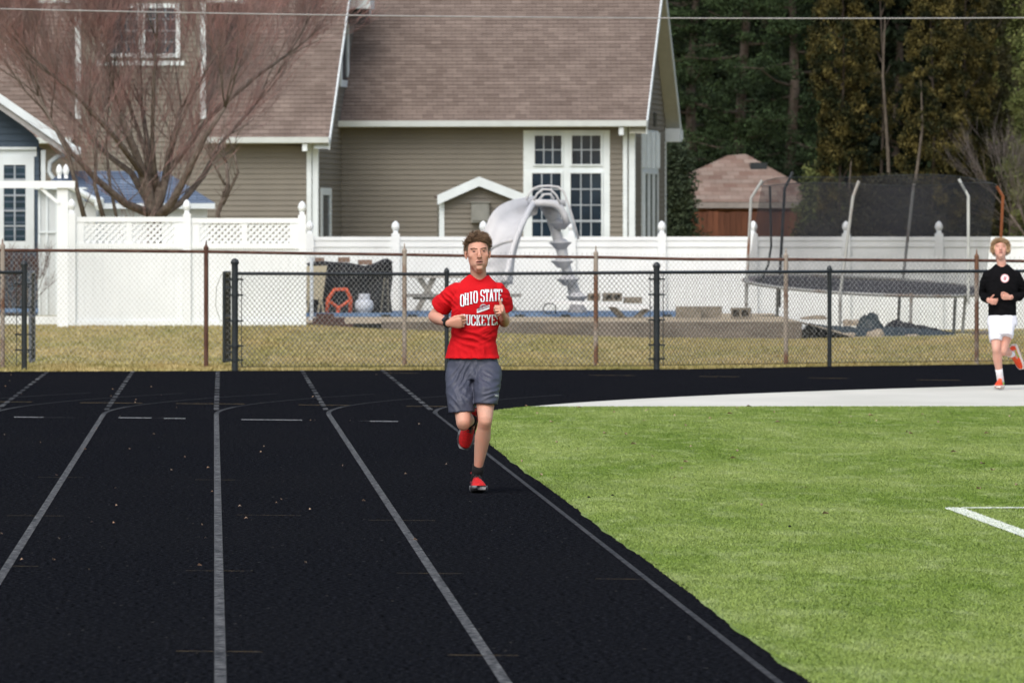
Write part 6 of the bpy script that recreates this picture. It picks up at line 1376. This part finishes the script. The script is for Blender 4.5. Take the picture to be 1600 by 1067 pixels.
# --- runner in red
bR = G(741, 768.5); kR = F / bR.y
SH_RED = dict(upper=M('red_knit_upper', (.60, .012, .014), .7, col2=(.36, .008, .01), scale=60, bump=.2, bscale=200), sole=M('grey_sole', (.20, .20, .21), .6, col2=(.04, .04, .045), scale=14, contrast=(.45, .55)), tread=BLK, collar=M('dark_red', (.25, .01, .012), .8), lace=BLK, stripe=M('stripe_dark', (.10, .01, .02), .5))
cfgR = dict(scale=kR, gx=741, gy=768.5, base=bR, yaw=math.atan2(bR.x, bR.y), label='runner in a red printed T-shirt and slate grey shorts, mid-stride on the black track', skin=SK1, browm=BROW,
    joints=dict(pelvis=(739, 578, .03), waist=(739, 545, .02), chest=(744, 490, -.02), upchest=(746, 458, -.02), neck0=(748, 439, -.01), head=(746.5, 397, -.05),
        shoulderR=(714, 456, 0), elbowR=(677, 495, .08), wristR=(701, 504.5, -.145), shoulderL=(777, 455, 0), elbowL=(788, 503, .08), wristL=(787, 494, -.15),
        hipR=(721, 592, .04), kneeR=(724, 660, -.20), ankleR=(737, 657, .20), hipL=(759, 592, .03), kneeL=(758, 655, -.27), ankleL=(745, 744, -.10)),
    headrot=rot('Z', 6) @ rot('X', -6) @ rot('Y', -2), hs=1.0,
    kneefwd=dict(R=V3(0, -1, -.25), L=V3(0, -1, .1)), bent='R',
    footL=((.13, -1, .03), (0, .03, 1)), footR=((-.28, .10, -1), (0, -1, -.12)),
    handR=(V3(1, -.18, .02), V3(.15, 1, -.25), V3(.0, -.30, 1), (.55, 1.25, .9), V3(1, -.15, .20), .92), handL=(V3(-.10, -.55, .55), V3(-1, -.1, -.1), V3(-.12, -.2, 1), (1.35, 1.5, .8), V3(-.22, -.25, 1), .90),
    shirt=[((738, 560, .02), (.182, .140)), ((738, 550, .02), (.170, .130)), ((740, 530, .01), (.150, .112)), ((742, 508, 0), (.155, .115)), ((745, 485, -.01), (.168, .120)), ((746, 468, -.01), (.172, .118)), ((747, 454, -.005), (.158, .100)), ((747.5, 446, 0), (.140, .088)), ((747.5, 439, 0), (.112, .078)), ((748, 434, .0), (.088, .070)), ((748, 430, .005), (.069, .062))],
    sleeveR=([(730, 452, 0), (716, 455, 0), (706, 462, .02), (694, 473, .06), (689, 479, .08)], [(.05, .045), (.070, .064), (.078, .068), (.082, .070), (.086, .074)]),
    sleeveL=([(764, 451, 0), (777, 454, 0), (783, 462, .02), (788, 474, .05), (789, 483, .065)], [(.05, .045), (.068, .062), (.074, .060), (.074, .058), (.076, .056)]),
    collar=(748.5, 434, -.010, .062, .060),
    shirtfolds=[((735, 530, -.1), (.35, 0, 1), .075, .0075, (.12, .2, .08), 0.3), ((760, 520, -.1), (-.5, 0, 1), .065, .0065, (.09, .2, .08), 1.4), ((742, 550, -.1), (1, 0, .25), .085, .006, (.2, .3, .06), .6), ((712, 500, -.08), (1, 0, -.8), .06, .006, (.06, .2, .09), 2.), ((700, 465, .02), (-.7, 0, -.7), .05, .006, (.08, .2, .07), .2), ((786, 466, 0), (.1, 0, 1), .05, .005, (.06, .2, .08), 1.), ((770, 500, -.1), (.9, 0, .5), .07, .006, (.06, .2, .12), 2.4), ((745, 475, -.1), (.2, 0, 1), .09, .002, (.2, .2, .06), 0)],
    shorts=[([(739, 552, .02), (739, 566, .02), (739, 585, .02), (740, 600, .0)], [(.150, .105), (.168, .118), (.184, .128), (.17, .12)]),
            ([(718, 585, .03), (719, 612, -.04), (721, 636, -.11), (721.5, 644, -.112)], [(.095, .115), (.094, .112), (.088, .108), (.088, .108)]),
            ([(762, 580, .02), (761, 600, -.06), (760, 620, -.155), (759.5, 631, -.158)], [(.095, .115), (.090, .112), (.078, .110), (.077, .110)])],
    shortfolds=[((720, 590, -.1), (.8, 0, -.45), .055, .008, (.10, .2, .13), .3), ((722, 625, -.15), (.8, 0, .5), .06, .006, (.08, .2, .08), 1.), ((762, 590, -.1), (.5, 0, 1), .06, .007, (.10, .2, .08), 2.), ((764, 612, -.2), (-.3, 0, 1), .055, .006, (.08, .2, .07), .7), ((740, 585, -.1), (1, 0, .1), .05, .005, (.05, .2, .1), 0)],
    shirtmat=FAB_RED, shirtname='t_shirt', shortmat=FAB_GREY, sock=SOCKB, sockh=.085, shoe=SH_RED, shs=1.0, hairlow=.0,
    hair=(2600, random.Random(4), lambda d: .014 + .034 * max(0, d.z) ** 1.2, lambda d: (d.z > .50 or (d.z > -.12 and d.y > -.25)) and not (d.y < -.2 and d.z < .64), lambda d: (.55 + d.x * 1.0, -.45, .35) if d.z > .4 else (d.x * .2, .6, -.55), .0030, .50, .40, HAIRM))
rootR, LR, svR, stR, soR, JR = runner(cfgR)
# printing on the shirt
def word(txt, xs_, zb, zt_, w=None):
    out = []
    for ch, x0, x1, b0, t0 in zip(txt, *xs_): out.append((ch, x0, x1, b0, t0))
    return out
def arc_word(txt, px0, px1, base_py, h_py, rise, gap=.28):
    n = sum(1 if c != ' ' else .6 for c in txt); cw = (px1 - px0) / n; x = px0; out = []
    for c in txt:
        w = cw * (1 if c != ' ' else .6)
        if c != ' ':
            mid = (x + w / 2 - px0) / (px1 - px0); dy = rise(mid); a = LR(x + w * gap / 2, base_py + dy); b_ = LR(x + w * (1 - gap / 2), base_py + dy - h_py); out.append((c, a.x, b_.x, a.z, b_.z))
        x += w
    return out
W1 = arc_word('OHIO STATE', 719, 785, 472, 17.5, lambda t: 4.5 - 9 * t + 3.5 * (2 * t - 1) ** 2 - 1.0)
W2 = arc_word('BUCKEYES', 720, 783, 506.5, 15, lambda t: -1.5 * (2 * t - 1) ** 2 + 1)
for wd_, nm in ((W1, 'chest_lettering'), (W2, 'lower_lettering')):
    edge = print_text(svR, wd_, None, .0140, PRD, nm + '_edge', stR, .0022); pr = print_text(svR, wd_, None, .0086, PRW, nm, stR, .0042)
# small emblem: ring with a slanted banner of letters across it
m = MB(); m2_ = MB()
def proj(x, z, l=.004):
    h = svR.ray_cast(Vector((x, -1, z)), Vector((0, 1, 0)))[0]; return (h if h else Vector((x, -.15, z))) + Vector((0, -l, 0))
ec = LR(755, 480); 
for j in range(24):
    g0_, g1_ = 2 * math.pi * j / 24, 2 * math.pi * (j + 1) / 24
    m2_.poly([proj(ec.x + math.cos(g0_) * .024, ec.z + math.sin(g0_) * .024), proj(ec.x + math.cos(g1_) * .024, ec.z + math.sin(g1_) * .024), proj(ec.x + math.cos(g1_) * .013, ec.z + math.sin(g1_) * .013), proj(ec.x + math.cos(g0_) * .013, ec.z + math.sin(g0_) * .013)])
for k_ in range(8):
    a = -.042 + k_ * .0105; m.poly([proj(ec.x + a, ec.z - .024 + a * .35, .006), proj(ec.x + a + .0105, ec.z - .024 + (a + .0105) * .35, .006), proj(ec.x + a + .0105, ec.z + .004 + (a + .0105) * .35, .006), proj(ec.x + a, ec.z + .004 + a * .35, .006)])
m2_.v = [q for q in m2_.v]
link('emblem_ring', raw_mesh('emblem_ring', [q[:] for q in m2_.v], m2_.f, [PRG]), stR); bn = link('emblem_banner', raw_mesh('emblem_banner', [q[:] for q in m.v], m.f, [PRW]), stR)
tx = arc_word('OHIOSTATE', 746, 764.5, 482.5, 5, lambda t: 3.2 - 6.4 * t, .3); print_text(svR, tx, None, .0026, PRD, 'emblem_lettering', stR, .0075)
# watch on the right wrist
a_, b_ = JR['wristR'], JR['elbowR']; ax = (b_ - a_).normalized(); c0 = a_ + ax * .012; m = MB(); ORG['tmp'] = Vector((0, 0, 0))
m.tube([c0 - ax * .012, c0 - ax * .01, c0 + ax * .01, c0 + ax * .012], [.030, .0325, .0325, .030], 18); wt = m.build('watch', BLK, rootR)
m = MB(); out_ = Vector((-.25, -.75, .45)); out_ = (out_ - ax * out_.dot(ax)).normalized(); up_ = ax.cross(out_); c1 = c0 + out_ * .033; m.hexa([c1 - ax * .019 - up_ * .019, c1 + ax * .019 - up_ * .019, c1 + ax * .019 + up_ * .019, c1 - ax * .019 + up_ * .019, c1 - ax * .017 - up_ * .017 + out_ * .009, c1 + ax * .017 - up_ * .017 + out_ * .009, c1 + ax * .017 + up_ * .017 + out_ * .009, c1 - ax * .017 + up_ * .017 + out_ * .009]); m.build('watch_face', BLK, wt)
# small pale emblem on the shorts leg: interlocking arcs
m = MB(); c0 = LR(776, 617)
bmv = BVHTree.FromPolygons([tuple(v_.co) for v_ in soR.data.vertices], [tuple(p.vertices) for p in soR.data.polygons])
def pj(x, z):
    h = bmv.ray_cast(Vector((x, -1, z)), Vector((0, 1, 0)))[0]; return (h if h else Vector((x, -.2, z))) + Vector((0, -.003, 0))
for sg in (-1, 1):
    pts = [(c0.x + .013 * math.cos(t), c0.z + sg * (.012 - .016 * math.sin(t))) for t in np.linspace(.25, math.pi - .25, 9)]
    for (x0, z0), (x1, z1) in zip(pts[:-1], pts[1:]): m.poly([pj(x0, z0 - .003), pj(x1, z1 - .003), pj(x1, z1 + .003), pj(x0, z0 + .003)])
link('shorts_emblem', raw_mesh('shorts_emblem', [q[:] for q in m.v], m.f, [PRW]), soR)

# --- runner in black
bB = G(1563, 609.5); kB = F / bB.y
SH_OR = dict(upper=M('orange_knit_upper', (.80, .075, .015), .7, col2=(.62, .05, .02), scale=50, bump=.15), sole=M('pale_foam_sole', (.70, .60, .56), .6, var=.06), tread=M('pink_tread', (.62, .38, .33), .7), collar=M('dark_orange', (.5, .05, .02), .8), lace=M('orange_lace', (.72, .12, .04), .8), stripe=M('lime_stripe', (.25, .50, .08), .5))
cfgB = dict(scale=kB, gx=1563, gy=609.5, base=bB, yaw=math.atan2(bB.x, bB.y), label='fair-haired runner in a black long-sleeved top and white shorts at the right edge', skin=SK2, browm=M('pale_brow', (.28, .17, .10), .8),
    joints=dict(pelvis=(1566, 500, .02), waist=(1566, 482, .02), chest=(1566, 450, 0), upchest=(1565.5, 430, 0), neck0=(1565, 416, 0), head=(1563, 390, -.01),
        shoulderR=(1545.5, 433, 0), elbowR=(1536.5, 459, .10), wristR=(1545.5, 470, -.12), shoulderL=(1584.5, 433, 0), elbowL=(1597, 460, .08), wristL=(1577.5, 464.5, -.14),
        hipR=(1556, 505, .02), kneeR=(1556.5, 545, -.12), ankleR=(1563, 593, .0), hipL=(1576, 505, .02), kneeL=(1567, 549, -.05), ankleL=(1581, 554, .35)),
    headrot=rot('Z', 2) @ rot('X', -19), hs=.94, eye=.0014, ts=.82, arm=.72, trap=-.025, collardrop=.02, bvox=.0045,
    kneefwd=dict(R=V3(0, -1, .1), L=V3(0, -1, -.2)), bent='L',
    footR=((-.12, -1, 0), (0, 0, 1)), footL=((.35, .25, -1), (-.6, -.7, -.3)),
    handR=(V3(.5, -.7, -.1), V3(.8, .4, -.1), V3(.2, -.5, 1), (.9, 1.1, .7), V3(.5, -.6, .5), .86), handL=(V3(-1, -.35, .12), V3(-.1, .8, -.4), V3(0, -.4, 1), (.9, 1.1, .7), V3(-.9, -.5, .4), .86),
    shirt=[((1566, 494, .01), (.158, .115)), ((1566, 488, .01), (.155, .115)), ((1566, 472, .01), (.155, .115)), ((1566, 455, 0), (.172, .12)), ((1565.5, 440, 0), (.185, .12)), ((1565, 430, 0), (.185, .108)), ((1565, 423, 0), (.15, .09)), ((1565, 417.5, 0), (.108, .078)), ((1565, 412, 0), (.068, .06))],
    sleeveR=([(1551, 426, 0), (1544, 430, 0), (1539, 442, .05), (1536.5, 459, .10), (1539, 465, .02), (1544, 468.5, -.085)], [(.06, .05), (.072, .066), (.068, .06), (.060, .055), (.056, .05), (.042, .038)]),
    sleeveL=([(1579, 426, 0), (1586, 430, 0), (1593, 442, .04), (1598, 459, .08), (1592, 463.5, -.01), (1582, 464.5, -.11)], [(.06, .05), (.072, .066), (.068, .06), (.060, .055), (.056, .05), (.042, .038)]),
    collar=(1565, 413, -.008, .062, .060),
    shirtfolds=[((1566, 478, -.1), (.3, 0, 1), .08, .007, (.15, .2, .1), 0), ((1540, 450, 0), (0, .3, 1), .06, .006, (.08, .2, .14), 1), ((1594, 450, 0), (0, .3, 1), .06, .006, (.08, .2, .14), 2)],
    shorts=[([(1566, 490, .01), (1566, 498, .01), (1566, 508, .0)], [(.152, .112), (.165, .12), (.17, .125)]),
            ([(1557, 503, .0), (1556, 520, -.03), (1556, 533, -.06)], [(.095, .115), (.082, .105), (.072, .098)]), ([(1574, 500, .0), (1572, 515, -.04), (1571, 526, -.07)], [(.092, .115), (.090, .11), (.088, .105)])],
    shortfolds=[((1558, 515, -.1), (.6, 0, -.6), .06, .007, (.12, .2, .1), 0), ((1573, 510, -.1), (.6, 0, .6), .06, .007, (.1, .2, .1), 1)],
    shirtmat=FAB_BLACK, shirtname='sweatshirt', shortmat=FAB_WHITE, sock=SOCKW, sockh=.13, shoe=SH_OR, shs=1.0, vox=.007, hairlow=-.03,
    hair=(2200, random.Random(9), lambda d: .044 if d.z > .2 else .040, lambda d: (d.z > .42 or (d.z > -.45 and d.y > -.30)) and not (d.y < -.30 and d.z < .60), lambda d: (.2 + d.x * 1.4, -.35, .10) if d.z > .4 else (d.x * .6, .2, -.6), .0042, .42, .45, HAIRB), scalp=[((0, .03, .02), (.088, .10, .085))])
rootB, LB, svB, stB, soB, JB = runner(cfgB)
m = MB(); mk = MB(); cb_ = LB(1570, 434.5); PINK = M('pink_badge', (.72, .40, .42), .8)
def pjb(x, z, l=.004):
    h = svB.ray_cast(Vector((x, -1, z)), Vector((0, 1, 0)))[0]; return (h if h else Vector((x, -.12, z))) + Vector((0, -l, 0))
for (r0, r1, mm) in ((.047, .036, m), (.036, .0, mk)):
    for j in range(24):
        g0_, g1_ = 2 * math.pi * j / 24, 2 * math.pi * (j + 1) / 24; mm.poly([pjb(cb_.x + math.cos(g0_) * r0, cb_.z + math.sin(g0_) * r0), pjb(cb_.x + math.cos(g1_) * r0, cb_.z + math.sin(g1_) * r0), pjb(cb_.x + math.cos(g1_) * max(r1, .001), cb_.z + math.sin(g1_) * max(r1, .001)), pjb(cb_.x + math.cos(g0_) * max(r1, .001), cb_.z + math.sin(g0_) * max(r1, .001))])
link('badge_ring', raw_mesh('badge_ring', [q[:] for q in m.v], m.f, [PINK]), stB); link('badge', raw_mesh('badge', [q[:] for q in mk.v], mk.f, [PRW]), stB)
m = MB()
for (x0, z0, x1, z1) in ((-.020, -.012, .016, .022), (-.012, -.022, .022, .012), (-.014, .012, .002, .020), (.0, -.02, .014, -.010)): d = Vector((x1 - x0, z1 - z0)).normalized(); n_ = Vector((-d.y, d.x)) * .0035; m.poly([pjb(cb_.x + x0 + n_.x, cb_.z + z0 + n_.y, .007), pjb(cb_.x + x0 - n_.x, cb_.z + z0 - n_.y, .007), pjb(cb_.x + x1 - n_.x, cb_.z + z1 - n_.y, .007), pjb(cb_.x + x1 + n_.x, cb_.z + z1 + n_.y, .007)])
link('badge_mark', raw_mesh('badge_mark', [q[:] for q in m.v], m.f, [M('red_badge_mark', (.5, .05, .07), .8)]), stB)
